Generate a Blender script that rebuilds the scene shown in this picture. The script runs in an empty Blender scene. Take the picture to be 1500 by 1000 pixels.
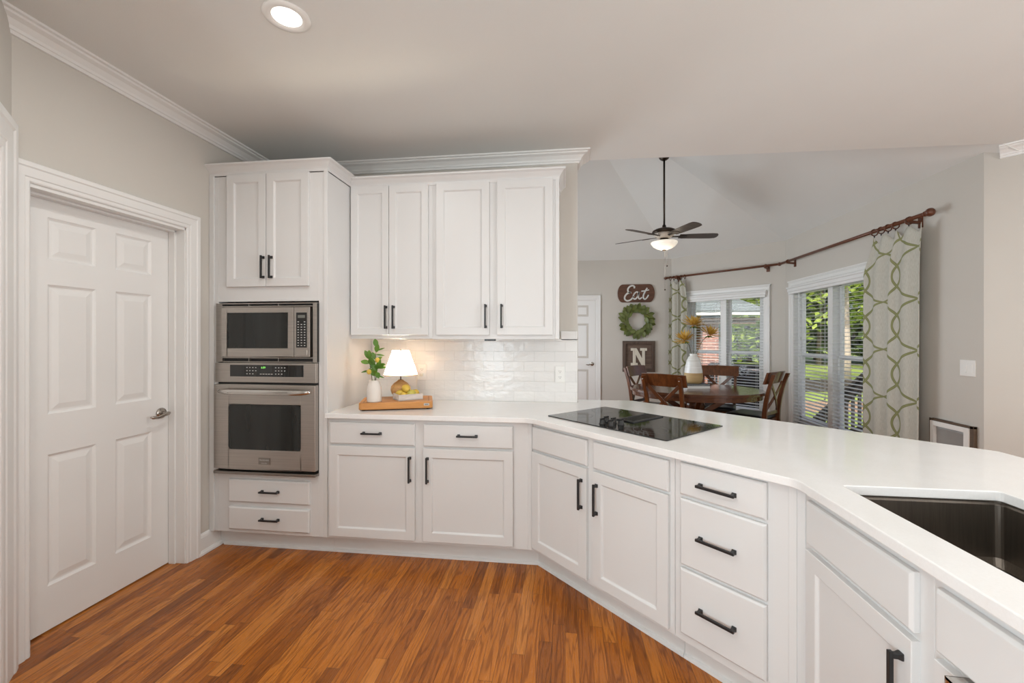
import bpy, math, random
from mathutils import Vector, Matrix
PI = math.pi
random.seed(7)
sc = bpy.context.scene
COL = sc.collection

# ------------------------------------------------------------------ camera
cam_d = bpy.data.cameras.new('camera')
cam_d.sensor_width = 36.0
cam_d.lens = 624.0 / 1500.0 * 36.0
cam_d.shift_y = -5.0 / 1500.0
cam_d.clip_start = 0.05
cam_d.clip_end = 300
cam = bpy.data.objects.new('camera', cam_d)
cam.location = (0, 0, 1.385)
cam.rotation_euler = (PI / 2, 0, math.atan2(78.0, 624.0))
COL.objects.link(cam)
sc.camera = cam

# ------------------------------------------------------------------ world, sun, area lights, exposure
sc.view_settings.view_transform = 'Standard'
sc.view_settings.look = 'None'
sc.view_settings.gamma = 1.0
sc.view_settings.use_curve_mapping = False
sc.view_settings.exposure = -0.03
w = bpy.data.worlds.new('sky')
sc.world = w
w.use_nodes = True
wn = w.node_tree.nodes
wl = w.node_tree.links
sky = wn.new('ShaderNodeTexSky')
sky.sky_type = 'NISHITA'
sky.sun_disc = False
sky.sun_elevation = math.radians(48)
sky.sun_rotation = math.radians(205)
sky.dust_density = 6.0
sky.air_density = .7
bg = wn['Background']
bg.inputs['Strength'].default_value = 0.33
wl.new(sky.outputs['Color'], bg.inputs['Color'])


def lamp(name, kind, loc, energy, color=(1, 1, 1), direction=None, size=None, size_y=None, shape=None, radius=None):
    d = bpy.data.lights.new(name, kind)
    d.energy = energy
    d.color = color
    if kind == 'AREA':
        d.shape = shape or 'RECTANGLE'
        d.size = size
        if size_y:
            d.size_y = size_y
    if radius is not None:
        d.shadow_soft_size = radius
    o = bpy.data.objects.new(name, d)
    o.location = loc
    if direction is not None:
        o.rotation_euler = Vector(direction).to_track_quat('-Z', 'Y').to_euler()
    COL.objects.link(o)
    return o


sun = lamp('sun', 'SUN', (0, -5, 20), 3.1, (1, .95, .86), (.35, .62, -.70))
sun.data.angle = math.radians(1.0)
# added fill lamps out of view, on walls that have no window
lamp('rear_fill_light', 'AREA', (.17, -2.88, 1.35), 22, (.93, .98, 1.0), (0, 1, 0.42), 3.2, 1.9)
lamp('side_fill_light', 'AREA', (-1.33, -1.35, 1.4), 104, (.81, .935, 1.0), (1, .10, 0.18), 2.0, 1.7)
lamp('family_room_fill_light', 'AREA', (4.05, .2, 1.4), 90, (.92, .97, 1.0), (-1, .25, .05), 1.8, 1.8)
lamp('breakfast_fill_light', 'AREA', (-1.05, 5.6, 1.35), 66, (.84, .93, 1.0), (1, -.15, -.12), 2.2, 1.7)
CAN_W = 8.5

# ------------------------------------------------------------------ materials
MATS = {}


class NT:
    def __init__(s, name):
        s.m = bpy.data.materials.new(name)
        s.m.use_nodes = True
        s.n = s.m.node_tree.nodes
        s.l = s.m.node_tree.links
        s.b = s.n['Principled BSDF']
        s.out = s.n['Material Output']
        MATS[name] = s.m

    def new(s, t, **kw):
        n = s.n.new(t)
        for k, v in kw.items():
            setattr(n, k, v)
        return n

    def link(s, a, b):
        s.l.new(a, b)

    def set(s, **kw):
        for k, v in kw.items():
            i = s.b.inputs[k.replace('_', ' ')]
            i.default_value = (*v, 1) if isinstance(v, tuple) and len(v) == 3 else v
        return s

    def math(s, op, a, b=None, c=None):
        n = s.new('ShaderNodeMath', operation=op)
        for i, x in enumerate((a, b, c)):
            if x is None:
                continue
            if isinstance(x, (int, float)):
                n.inputs[i].default_value = x
            else:
                s.link(x, n.inputs[i])
        return n.outputs[0]

    def noise(s, vec, scale, detail=3, rough=.5, dim='3D'):
        n = s.new('ShaderNodeTexNoise', noise_dimensions=dim)
        n.inputs['Scale'].default_value = scale
        n.inputs['Detail'].default_value = detail
        n.inputs['Roughness'].default_value = rough
        if vec is not None:
            s.link(vec, n.inputs['Vector'])
        return n.outputs[0]

    def ramp(s, fac, stops):
        n = s.new('ShaderNodeValToRGB')
        e = n.color_ramp.elements
        while len(e) < len(stops):
            e.new(.5)
        for k, (p, c) in enumerate(stops):
            e[k].position = p
            e[k].color = (*c, 1)
        s.link(fac, n.inputs[0])
        return n.outputs[0]

    def mix(s, fac, a, b, blend='MIX'):
        n = s.new('ShaderNodeMix', data_type='RGBA', blend_type=blend)
        for idx, x in ((0, fac), (6, a), (7, b)):
            if isinstance(x, (int, float)):
                n.inputs[idx].default_value = x
            elif isinstance(x, tuple):
                n.inputs[idx].default_value = (*x, 1)
            else:
                s.link(x, n.inputs[idx])
        return n.outputs[2]

    def bump(s, h, strength=.2, dist=.01):
        n = s.new('ShaderNodeBump')
        n.inputs['Strength'].default_value = strength
        n.inputs['Distance'].default_value = dist
        s.link(h, n.inputs['Height'])
        s.link(n.outputs[0], s.b.inputs['Normal'])

    def objco(s):
        return s.new('ShaderNodeTexCoord').outputs['Object']

    def mapping(s, vec, scale=(1, 1, 1), loc=(0, 0, 0), rot=(0, 0, 0)):
        n = s.new('ShaderNodeMapping')
        n.inputs['Scale'].default_value = scale
        n.inputs['Location'].default_value = loc
        n.inputs['Rotation'].default_value = rot
        s.link(vec, n.inputs['Vector'])
        return n.outputs[0]


def paint(name, col, rough=.5, var=.02, bump=.0):
    t = NT(name)
    t.set(Roughness=rough)
    co = t.objco()
    f = t.noise(co, 2.5, 3)
    lo = tuple(c * (1 - var) for c in col)
    hi = tuple(min(1, c * (1 + var)) for c in col)
    t.link(t.ramp(f, [(.3, lo), (.7, hi)]), t.b.inputs['Base Color'])
    if bump:
        t.bump(t.noise(co, 180, 2), bump, .002)
    return t.m


M_WALL = paint('greige_wall_paint', (.60, .565, .515), .75, .012, .15)
M_CEIL = paint('ceiling_paint', (.74, .74, .715), .85, .01, .12)
M_TRIM = paint('white_trim_paint', (.80, .79, .77), .38, .01)
M_DOOR = paint('white_door_paint', (.83, .82, .80), .4, .012)
M_CAB = paint('white_cabinet_paint', (.715, .708, .70), .36, .01)
M_TOE = paint('white_kick_paint', (.74, .74, .73), .45, .02)
M_PLATE = paint('white_plastic', (.84, .83, .80), .3, .01)
M_BLACK = paint('black_metal', (.014, .014, .015), .42, .05)
M_BLACKPL = paint('black_plastic', (.012, .012, .012), .3, .05)
M_SHADOW = paint('dark_gap', (.02, .02, .02), .6, .05)
M_BLIND = paint('white_blind_vinyl', (.80, .80, .79), .45, .01)


def steel(name, col=(.47, .435, .40), rough=.33, axis=0):
    t = NT(name)
    t.set(Metallic=1.0, Roughness=rough)
    co = t.objco()
    s = [220, 220, 220]
    s[axis] = 3
    f = t.noise(t.mapping(co, tuple(s)), 1.0, 3, .6)
    t.link(t.ramp(f, [(.25, tuple(c * .86 for c in col)), (.75, tuple(c * 1.12 for c in col))]), t.b.inputs['Base Color'])
    t.link(t.math('MULTIPLY_ADD', f, .16, rough - .08), t.b.inputs['Roughness'])
    t.bump(f, .04, .001)
    return t.m


M_STEEL = steel('brushed_stainless_steel')
M_STEEL_D = steel('dark_stainless_steel', (.30, .275, .25), .36)
M_NICKEL = steel('satin_nickel', (.42, .38, .34), .25)
M_CHROME = steel('polished_steel', (.62, .60, .57), .12)
M_SINK = steel('sink_steel', (.20, .175, .15), .42, 2)
M_GALV = steel('galvanised_metal', (.50, .51, .51), .4)
M_BRONZE = steel('dark_bronze', (.07, .055, .045), .35)


def wood(name, c1, c2, rough=.3, scale=1.0, axis=0, coat=0.0):
    t = NT(name)
    t.set(Roughness=rough)
    if coat:
        t.set(Coat_Weight=coat)
        t.set(Coat_Roughness=.12)
    co = t.objco()
    s = [22 * scale] * 3
    s[axis] = 1.6 * scale
    v = t.mapping(co, tuple(s))
    n1 = t.noise(v, 1.2, 6, .62)
    n2 = t.noise(t.mapping(co, tuple(x * 5 for x in s)), 1.5, 3, .6)
    f = t.math('ADD', t.math('MULTIPLY', n1, .72), t.math('MULTIPLY', n2, .28))
    t.link(t.ramp(f, [(.32, c1), (.68, c2)]), t.b.inputs['Base Color'])
    t.bump(f, .08, .002)
    return t.m


M_BOARD = wood('oiled_beech', (.42, .16, .035), (.66, .31, .09), .42)
M_TABLE = wood('dark_cherry_wood', (.040, .013, .006), (.115, .038, .013), .20, 1, 0, .3)
M_CHAIR = wood('cherry_chair_wood', (.050, .016, .006), (.165, .052, .015), .28, 1.3, 2, .2)
M_ROD = wood('walnut_rod_wood', (.075, .022, .009), (.17, .055, .022), .35, 2)
M_SIGN = wood('brown_sign_wood', (.06, .022, .011), (.16, .065, .033), .6)
M_RUSTIC = wood('rustic_grey_brown_wood', (.075, .046, .032), (.19, .128, .095), .7, 1.2)
M_RUSTICF = wood('rustic_frame_wood', (.055, .033, .023), (.125, .082, .06), .7, 1.4, 2)
M_WHITEWASH = wood('whitewashed_wood', (.48, .42, .38), (.82, .78, .74), .7, 1.6)
M_LETTER = wood('cream_wood', (.58, .52, .42), (.80, .76, .66), .6, 1.4, 2)
M_PETFR = wood('brown_edge_wood', (.08, .05, .03), (.14, .09, .055), .6)

# oak strip floor, boards along y
t = NT('oak_strip_floor')
t.set(Specular_IOR_Level=.35)
co = t.objco()
sep = t.new('ShaderNodeSeparateXYZ')
t.link(co, sep.inputs[0])
X, Y = sep.outputs[0], sep.outputs[1]
bw = .0585
px = t.math('DIVIDE', X, bw)
row = t.math('FLOOR', px)
wn_ = t.new('ShaderNodeTexWhiteNoise', noise_dimensions='1D')
t.link(row, wn_.inputs['W'])
shift = t.math('MULTIPLY', wn_.outputs['Value'], 9.7)
py = t.math('ADD', t.math('DIVIDE', Y, .86), shift)
colr = t.math('FLOOR', py)
cmb = t.new('ShaderNodeCombineXYZ')
t.link(row, cmb.inputs[0])
t.link(colr, cmb.inputs[1])
wn2 = t.new('ShaderNodeTexWhiteNoise', noise_dimensions='3D')
t.link(cmb.outputs[0], wn2.inputs['Vector'])
base = t.ramp(wn2.outputs['Value'], [(0.0, (.235, .074, .014)), (.14, (.31, .096, .015)), (.5, (.40, .128, .018)), (.82, (.46, .156, .024)), (1.0, (.52, .195, .040))])
# grain, shifted per board
off = t.new('ShaderNodeVectorMath', operation='MULTIPLY_ADD')
t.link(wn2.outputs['Color'], off.inputs[0])
off.inputs[1].default_value = (31, 17, 5)
t.link(co, off.inputs[2])
g1 = t.noise(t.mapping(off.outputs[0], (60, 2.2, 1)), 1.0, 6, .65)
warp = t.noise(t.mapping(off.outputs[0], (14, 1.1, 1)), 1.0, 3, .5)
rings = t.math('SINE', t.math('ADD', t.math('MULTIPLY', warp, 62), t.math('MULTIPLY', g1, 5)))
rings01 = t.math('MULTIPLY_ADD', rings, .5, .5)
fine = t.noise(t.mapping(off.outputs[0], (420, 9, 1)), 1.0, 2, .5)
grain = t.math('ADD', t.math('MULTIPLY', t.math('POWER', rings01, 2.2), .5), t.math('MULTIPLY', fine, .5))
gcol = t.ramp(grain, [(.18, (1.14, 1.12, 1.1)), (.5, (.93, .9, .87)), (.86, (.55, .47, .4))])
colmix = t.mix(1.0, base, gcol, 'MULTIPLY')
fx = t.math('FRACT', px)
fy = t.math('FRACT', py)
ex = t.math('MINIMUM', fx, t.math('SUBTRACT', 1.0, fx))
ey = t.math('MULTIPLY', t.math('MINIMUM', fy, t.math('SUBTRACT', 1.0, fy)), 14.0)
edge = t.math('MINIMUM', ex, ey)
gap = t.math('LESS_THAN', edge, .018)
final = t.mix(t.math('MULTIPLY', gap, .55), colmix, (.03, .012, .004))
t.link(final, t.b.inputs['Base Color'])
t.link(t.math('MULTIPLY_ADD', grain, .14, .24), t.b.inputs['Roughness'])
hgt = t.math('SUBTRACT', t.math('MULTIPLY', grain, -.15), t.math('MULTIPLY', gap, .8))
t.bump(hgt, .18, .003)
M_FLOOR = t.m

# quartz
t = NT('white_quartz')
t.set(Roughness=.085)
co = t.objco()
f = t.noise(co, 9, 6, .6)
f2 = t.noise(co, 160, 2, .5)
ff = t.math('ADD', t.math('MULTIPLY', f, .6), t.math('MULTIPLY', f2, .4))
t.link(t.ramp(ff, [(.35, (.825, .812, .797)), (.6, (.86, .85, .838))]), t.b.inputs['Base Color'])
M_QUARTZ = t.m

# glossy wavy subway tile (wall-local: object x along, z up)
t = NT('white_subway_tile')
t.set(Roughness=.16)
co = t.objco()
sep = t.new('ShaderNodeSeparateXYZ')
t.link(co, sep.inputs[0])
cm = t.new('ShaderNodeCombineXYZ')
t.link(sep.outputs[0], cm.inputs[0])
t.link(sep.outputs[2], cm.inputs[1])
br = t.new('ShaderNodeTexBrick')
br.inputs['Scale'].default_value = 1.0
br.inputs['Mortar Size'].default_value = .0018
br.inputs['Mortar Smooth'].default_value = .2
br.inputs['Brick Width'].default_value = .152
br.inputs['Row Height'].default_value = .0745
br.inputs['Color1'].default_value = (.80, .785, .765, 1)
br.inputs['Color2'].default_value = (.76, .745, .73, 1)
br.inputs['Mortar'].default_value = (.70, .69, .67, 1)
mp = t.mapping(cm.outputs[0], (1, 1, 1), (0, -.914, 0))
t.link(mp, br.inputs['Vector'])
t.link(br.outputs['Color'], t.b.inputs['Base Color'])
wv = t.noise(t.mapping(co, (14, 14, 26)), 1.0, 2, .5)
hh = t.math('SUBTRACT', wv, t.math('MULTIPLY', br.outputs['Fac'], .5))
t.bump(hh, .5, .006)
M_TILE = t.m

# black glass, oven glass
t = NT('black_ceramic_glass')
t.set(Roughness=.045, Base_Color=(.010, .011, .011), Specular_IOR_Level=.75)
M_BGLASS = t.m
t = NT('oven_door_glass')
t.set(Roughness=.06)
f = t.noise(t.mapping(t.objco(), (9, 1, 1)), 1.0, 2)
t.link(t.ramp(f, [(.3, (.012, .013, .012)), (.7, (.022, .024, .022))]), t.b.inputs['Base Color'])
M_OGLASS = t.m


def emit(name, col, strength):
    t = NT(name)
    t.set(Base_Color=col, Emission_Color=col, Emission_Strength=strength)
    return t.m


M_CANLENS = emit('lit_lamp_lens', (1, .96, .90), 3.2)
M_GREEN = emit('green_clock_digits', (.25, .8, .15), .8)
M_MARK = paint('printed_white_marks', (.55, .55, .53), .5, .02)
M_LCD = paint('grey_display', (.20, .21, .19), .25, .02)

# window glass : thin, mostly clear
t = NT('window_glass')
t.n.remove(t.b)
tr = t.new('ShaderNodeBsdfTransparent')
gl = t.new('ShaderNodeBsdfGlossy')
gl.inputs['Roughness'].default_value = .02
lw = t.new('ShaderNodeLayerWeight')
mx = t.new('ShaderNodeMixShader')
t.link(t.math('MULTIPLY_ADD', t.math('POWER', lw.outputs['Facing'], 4.0), .30, .02), mx.inputs[0])
t.link(tr.outputs[0], mx.inputs[1])
t.link(gl.outputs[0], mx.inputs[2])
t.link(mx.outputs[0], t.out.inputs['Surface'])
M_GLASS = t.m

# frosted / lit bowl, lamp shade
t = NT('frosted_glass_bowl')
t.set(Base_Color=(.9, .86, .78), Roughness=.35, Subsurface_Weight=0.0, Emission_Color=(1, .90, .74), Emission_Strength=.45)
M_BOWL = t.m
t = NT('white_linen_shade')
t.set(Base_Color=(.93, .90, .84), Roughness=.8)
tl = t.new('ShaderNodeBsdfTranslucent')
tl.inputs['Color'].default_value = (.95, .90, .80, 1)
mx = t.new('ShaderNodeMixShader')
mx.inputs[0].default_value = .34
t.link(t.b.outputs[0], mx.inputs[1])
t.link(tl.outputs[0], mx.inputs[2])
t.link(mx.outputs[0], t.out.inputs['Surface'])
M_SHADE = t.m
M_AMBER = wood('amber_woven_base', (.45, .20, .05), (.80, .50, .22), .5, 2.5)

# curtain: ogee trellis on a linen ground, cloth coordinates from the UV map
t = NT('trellis_curtain_cloth')
t.set(Roughness=.85)
uv = t.new('ShaderNodeUVMap')
sep = t.new('ShaderNodeSeparateXYZ')
t.link(uv.outputs[0], sep.inputs[0])
U = t.math('ADD', sep.outputs[0], .21)
V = t.math('ADD', sep.outputs[1], .07)
P_, Q_, A_ = .48, .88, .288
ph = t.math('SINE', t.math('MULTIPLY', V, 2 * PI / Q_))
ph = t.math('MULTIPLY', t.math('SIGN', ph), t.math('POWER', t.math('ABSOLUTE', ph), .8))
dist = None
for s_ in (1, -1):
    q = t.math('SUBTRACT', U, t.math('MULTIPLY', ph, A_ * s_))
    q = t.math('DIVIDE', q, P_)
    d_ = t.math('ABSOLUTE', t.math('SUBTRACT', t.math('FRACT', t.math('ADD', q, 50.5)), .5))
    dist = d_ if dist is None else t.math('MINIMUM', dist, d_)
slope = t.math('MULTIPLY', t.math('COSINE', t.math('MULTIPLY', V, 2 * PI / Q_)), A_ * 2 * PI / Q_)
dist = t.math('DIVIDE', t.math('MULTIPLY', dist, P_), t.math('SQRT', t.math('MULTIPLY_ADD', slope, slope, 1.0)))
mr = t.new('ShaderNodeMapRange')
mr.inputs['From Min'].default_value = .0085
mr.inputs['From Max'].default_value = .0130
mr.inputs['To Min'].default_value = 1
mr.inputs['To Max'].default_value = 0
t.link(dist, mr.inputs['Value'])
mr2 = t.new('ShaderNodeMapRange')
mr2.inputs['From Min'].default_value = .003
mr2.inputs['From Max'].default_value = .007
mr2.inputs['To Min'].default_value = 1
mr2.inputs['To Max'].default_value = 0
t.link(dist, mr2.inputs['Value'])
weave = t.noise(t.mapping(uv.outputs[0], (260, 30, 1)), 1.0, 2)
ground = t.ramp(weave, [(.3, (.60, .58, .50)), (.7, (.72, .70, .63))])
c_ = t.mix(mr.outputs[0], ground, (.255, .265, .105))
c_ = t.mix(t.math('MULTIPLY', mr2.outputs[0], .55), c_, (.40, .41, .20))
t.link(c_, t.b.inputs['Base Color'])
tl = t.new('ShaderNodeBsdfTranslucent')
t.link(c_, tl.inputs['Color'])
mx = t.new('ShaderNodeMixShader')
mx.inputs[0].default_value = .22
t.link(t.b.outputs[0], mx.inputs[1])
t.link(tl.outputs[0], mx.inputs[2])
t.link(mx.outputs[0], t.out.inputs['Surface'])
M_CURT = t.m


def leafmat(name, c1, c2, rough=.45, trans=.25):
    t = NT(name)
    t.set(Roughness=rough)
    ob = t.new('ShaderNodeObjectInfo')
    f = t.noise(t.objco(), 9, 3, .7)
    c = t.ramp(f, [(.3, c1), (.7, c2)])
    t.link(c, t.b.inputs['Base Color'])
    if trans:
        tl = t.new('ShaderNodeBsdfTranslucent')
        t.link(c, tl.inputs['Color'])
        mx = t.new('ShaderNodeMixShader')
        mx.inputs[0].default_value = trans
        t.link(t.b.outputs[0], mx.inputs[1])
        t.link(tl.outputs[0], mx.inputs[2])
        t.link(mx.outputs[0], t.out.inputs['Surface'])
    return t.m


M_LEAF = leafmat('lemon_leaf_green', (.05, .13, .012), (.13, .27, .03), .4)
M_WREATH = leafmat('magnolia_leaf_green', (.060, .085, .016), (.175, .205, .048), .45, .05)
M_STEM = paint('green_brown_stem', (.10, .10, .03), .6, .1)
M_PETAL = leafmat('mustard_petal', (.45, .25, .03), (.72, .47, .10), .6, .15)
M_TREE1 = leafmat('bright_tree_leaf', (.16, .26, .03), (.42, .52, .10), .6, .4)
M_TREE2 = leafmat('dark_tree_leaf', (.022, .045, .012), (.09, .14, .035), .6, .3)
M_TRUNK = paint('bark', (.16, .13, .10), .9, .3)
M_TRUNKL = paint('pale_bark', (.34, .30, .25), .9, .25)
M_LEMON = leafmat('lemon_skin', (.62, .40, .05), (.80, .56, .10), .4, 0)
M_LIME = leafmat('green_lemon_skin', (.45, .40, .07), (.62, .52, .10), .4, 0)
M_CERAM = paint('cream_stoneware', (.74, .68, .62), .3, .03)

t = NT('two_tone_glaze')   # white glaze above a raw tan foot, wavy throwing rings
sep = t.new('ShaderNodeSeparateXYZ')
co = t.objco()
t.link(co, sep.inputs[0])
st = t.math('GREATER_THAN', sep.outputs[2], .132)
rn = t.noise(t.mapping(co, (3, 3, 60)), 1.0, 2)
t.link(t.mix(st, t.ramp(rn, [(.3, (.40, .26, .11)), (.7, (.50, .34, .16))]), t.ramp(rn, [(.3, (.66, .64, .60)), (.7, (.80, .79, .76))])), t.b.inputs['Base Color'])
t.link(t.math('MULTIPLY_ADD', st, -.42, .6), t.b.inputs['Roughness'])
t.bump(rn, .25, .006)
M_TWOTONE = t.m

M_PAPER = paint('white_paper', (.78, .77, .74), .7, .03)
M_NAVY = paint('slate_blue_cover', (.06, .075, .09), .4, .15)
M_LEATHER = paint('black_leather', (.012, .012, .012), .35, .1)
M_BLADE = wood('brown_fan_blade', (.045, .034, .026), (.085, .066, .052), .4)
M_CORD = paint('cream_cord', (.75, .70, .60), .5, .02)

t = NT('lawn_grass')
f = t.noise(t.objco(), .5, 5, .6)
f2 = t.noise(t.objco(), 30, 2)
t.link(t.ramp(t.math('ADD', t.math('MULTIPLY', f, .6), t.math('MULTIPLY', f2, .4)), [(.38, (.14, .20, .035)), (.62, (.27, .36, .075))]), t.b.inputs['Base Color'])
t.set(Roughness=.9)
M_LAWN = t.m
t = NT('red_brick')
co = t.objco()
br = t.new('ShaderNodeTexBrick')
br.inputs['Scale'].default_value = 1.0
br.inputs['Mortar Size'].default_value = .006
br.inputs['Brick Width'].default_value = .2
br.inputs['Row Height'].default_value = .075
br.inputs['Color1'].default_value = (.28, .105, .065, 1)
br.inputs['Color2'].default_value = (.37, .165, .11, 1)
br.inputs['Mortar'].default_value = (.55, .48, .42, 1)
sep = t.new('ShaderNodeSeparateXYZ')
t.link(co, sep.inputs[0])
cm = t.new('ShaderNodeCombineXYZ')
t.link(t.math('ADD', sep.outputs[0], sep.outputs[1]), cm.inputs[0])
t.link(sep.outputs[2], cm.inputs[1])
t.link(cm.outputs[0], br.inputs['Vector'])
t.link(br.outputs['Color'], t.b.inputs['Base Color'])
t.set(Roughness=.85)
M_BRICK = t.m
M_ROOF = paint('pale_grey_shingle', (.12, .145, .14), .8, .1)
M_SOFFIT = paint('brown_soffit', (.16, .12, .08), .7, .1)
M_TEAL = paint('teal_green_siding', (.16, .26, .19), .6, .06)
M_DECK = wood('dark_deck_wood', (.022, .018, .015), (.06, .05, .042), .7)
M_DIRT = paint('pine_straw', (.28, .19, .12), .95, .2)


# ------------------------------------------------------------------ mesh helpers
class MB:
    def __init__(s):
        s.v, s.f, s.sm, s.uv = [], [], [], None

    def add(s, vs, fs, smooth=False):
        o = len(s.v)
        s.v += [tuple(p) for p in vs]
        s.f += [tuple(i + o for i in q) for q in fs]
        s.sm += [smooth] * len(fs)
        return s

    def box(s, x0, x1, y0, y1, z0, z1):
        x0, x1 = min(x0, x1), max(x0, x1)
        y0, y1 = min(y0, y1), max(y0, y1)
        z0, z1 = min(z0, z1), max(z0, z1)
        return s.add([(x0, y0, z0), (x1, y0, z0), (x1, y1, z0), (x0, y1, z0), (x0, y0, z1), (x1, y0, z1), (x1, y1, z1), (x0, y1, z1)],
                     [(0, 3, 2, 1), (4, 5, 6, 7), (0, 1, 5, 4), (1, 2, 6, 5), (2, 3, 7, 6), (3, 0, 4, 7)])

    def loft(s, rings, cap=True, smooth=False, closed=True):
        n = len(rings[0])
        vs = [p for r in rings for p in r]
        fs = []
        for i in range(len(rings) - 1):
            for k in range(n if closed else n - 1):
                a, b = i * n + k, i * n + (k + 1) % n
                fs.append((a, b, b + n, a + n))
        s.add(vs, fs, smooth)
        if cap and closed:
            s.add(rings[0], [tuple(range(n))[::-1]])
            s.add(rings[-1], [tuple(range(n))])
        return s

    def bar(s, p, q, wx, wy, up=(0, 0, 1), w2=None):
        """box-section bar from p to q; wx across, wy along 'up'-ish"""
        p, q = Vector(p), Vector(q)
        d = (q - p).normalized()
        a = d.cross(Vector(up))
        if a.length < 1e-6:
            a = d.cross(Vector((1, 0, 0)))
        a.normalize()
        b = a.cross(d).normalized()
        r = []
        for c, k in ((p, 1), (q, w2 or 1)):
            r.append([c + a * wx / 2 * i * k + b * wy / 2 * j * k for i, j in ((-1, -1), (1, -1), (1, 1), (-1, 1))])
        return s.loft(r)

    def tube(s, pts, r, n=10, cap=True, flat=None):
        pts = [Vector(p) for p in pts]
        rs = r if isinstance(r, (list, tuple)) else [r] * len(pts)
        rings = []
        ref = None
        for i, p in enumerate(pts):
            d = (pts[min(i + 1, len(pts) - 1)] - pts[max(i - 1, 0)]).normalized()
            if ref is None:
                ref = Vector((0, 0, 1)) if abs(d.z) < .9 else Vector((1, 0, 0))
            a = d.cross(ref)
            if a.length < 1e-5:
                a = d.cross(Vector((0, 1, 0)))
            a.normalize()
            b = a.cross(d).normalized()
            ref = b if flat is None else Vector(flat)
            rings.append([p + (a * math.cos(t) + b * math.sin(t)) * rs[i] for t in [2 * PI * k / n for k in range(n)]])
        return s.loft(rings, cap, True)

    def lathe(s, prof, n=32, c=(0, 0, 0), smooth=True, sx=1, sy=1):
        rings = [[(c[0] + r * sx * math.cos(2 * PI * k / n), c[1] + r * sy * math.sin(2 * PI * k / n), c[2] + z) for k in range(n)] for r, z in prof]
        return s.loft(rings, True, smooth)

    def prism(s, poly, a0, a1, axis=2):
        def m(p, h):
            return (p[0], p[1], h) if axis == 2 else ((p[0], h, p[1]) if axis == 1 else (h, p[0], p[1]))
        return s.loft([[m(p, a0) for p in poly], [m(p, a1) for p in poly]])

    def ball(s, c, r, sx=1, sy=1, sz=1, n=16, rough=0):
        prof = []
        m = n // 2
        rings = []
        for i in range(m + 1):
            th = -PI / 2 + PI * i / m
            rr = max(math.cos(th), .02)
            rings.append([(c[0] + r * sx * rr * math.cos(2 * PI * k / n), c[1] + r * sy * rr * math.sin(2 * PI * k / n), c[2] + r * sz * math.sin(th)) for k in range(n)])
        return s.loft(rings, True, True)

    def sweep(s, prof, path, fn, closed_path=False, left=1):
        """profile (a: out to the side of the 2-D path, b) mitred along a 2-D path; fn(u, v, b) -> xyz"""
        pts = [Vector((p[0], p[1])) for p in path]
        n = len(pts)
        rings = []
        for i in range(n):
            ds = []
            if i > 0 or closed_path:
                ds.append((pts[i] - pts[i - 1]).normalized())
            if i < n - 1 or closed_path:
                ds.append((pts[(i + 1) % n] - pts[i]).normalized())
            ns = [Vector((-d.y, d.x)) * left for d in ds]
            m = sum(ns, Vector((0, 0)))
            m.normalize()
            k = 1 / max(.2, m.dot(ns[0]))
            rings.append([fn(pts[i].x + m.x * a * k, pts[i].y + m.y * a * k, b) for a, b in prof])
        if closed_path:
            rings.append(rings[0])
        return s.loft(rings, not closed_path)

    def grid(s, fn, nu, nv, smooth=True, uvfn=None):
        o = len(s.v)
        vs = [fn(i / nu, j / nv) for j in range(nv + 1) for i in range(nu + 1)]
        fs = [(j * (nu + 1) + i, j * (nu + 1) + i + 1, (j + 1) * (nu + 1) + i + 1, (j + 1) * (nu + 1) + i) for j in range(nv) for i in range(nu)]
        s.add(vs, fs, smooth)
        if uvfn:
            s.uv = s.uv or {}
            for j in range(nv + 1):
                for i in range(nu + 1):
                    s.uv[o + j * (nu + 1) + i] = uvfn(i / nu, j / nv)
        return s

    def tf(s, M):
        s.v = [tuple(M @ Vector(p)) for p in s.v]
        return s

    def build(s, name, mat, parent=None, bev=0, seg=2, loc=None, fix=True):
        me = bpy.data.meshes.new(name)
        me.from_pydata(s.v, [], s.f)
        me.polygons.foreach_set('use_smooth', s.sm)
        if s.uv:
            L = me.uv_layers.new(name='UVMap')
            for lp in me.loops:
                L.data[lp.index].uv = s.uv.get(lp.vertex_index, (0, 0))
        if fix:
            import bmesh
            b = bmesh.new()
            b.from_mesh(me)
            bmesh.ops.remove_doubles(b, verts=b.verts, dist=1e-6) if not s.uv else None
            bmesh.ops.recalc_face_normals(b, faces=b.faces)
            b.to_mesh(me)
            b.free()
        me.materials.append(mat)
        o = bpy.data.objects.new(name, me)
        COL.objects.link(o)
        if parent is not None:
            o.parent = parent
        if loc is not None:
            o.location = loc
        if bev:
            m = o.modifiers.new('bevel', 'BEVEL')
            m.width = bev
            m.segments = seg
            m.limit_method = 'ANGLE'
            m.angle_limit = math.radians(40)
            m.harden_normals = False
        return o


def tag(o, label=None, cat=None, group=None, kind=None):
    for k, v in (('label', label), ('category', cat), ('group', group), ('kind', kind)):
        if v:
            o[k] = v
    return o


def thing(name, label, cat, loc=(0, 0, 0), rz=0, group=None):
    o = bpy.data.objects.new(name, None)
    o.empty_display_size = .1
    o.location = loc
    o.rotation_euler = (0, 0, rz)
    COL.objects.link(o)
    return tag(o, label, cat, group)


def struct(o):
    o['kind'] = 'structure'
    return o


def sempty(name, loc=(0, 0, 0), rz=0):
    o = bpy.data.objects.new(name, None)
    o.location = loc
    o.rotation_euler = (0, 0, rz)
    COL.objects.link(o)
    o['kind'] = 'structure'
    return o


def copy_tree(o, parent=None):
    c = o.copy()
    COL.objects.link(c)
    if parent is not None:
        c.parent = parent
    for ch in [x for x in bpy.data.objects if x.parent == o]:
        copy_tree(ch, c)
    return c


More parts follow.
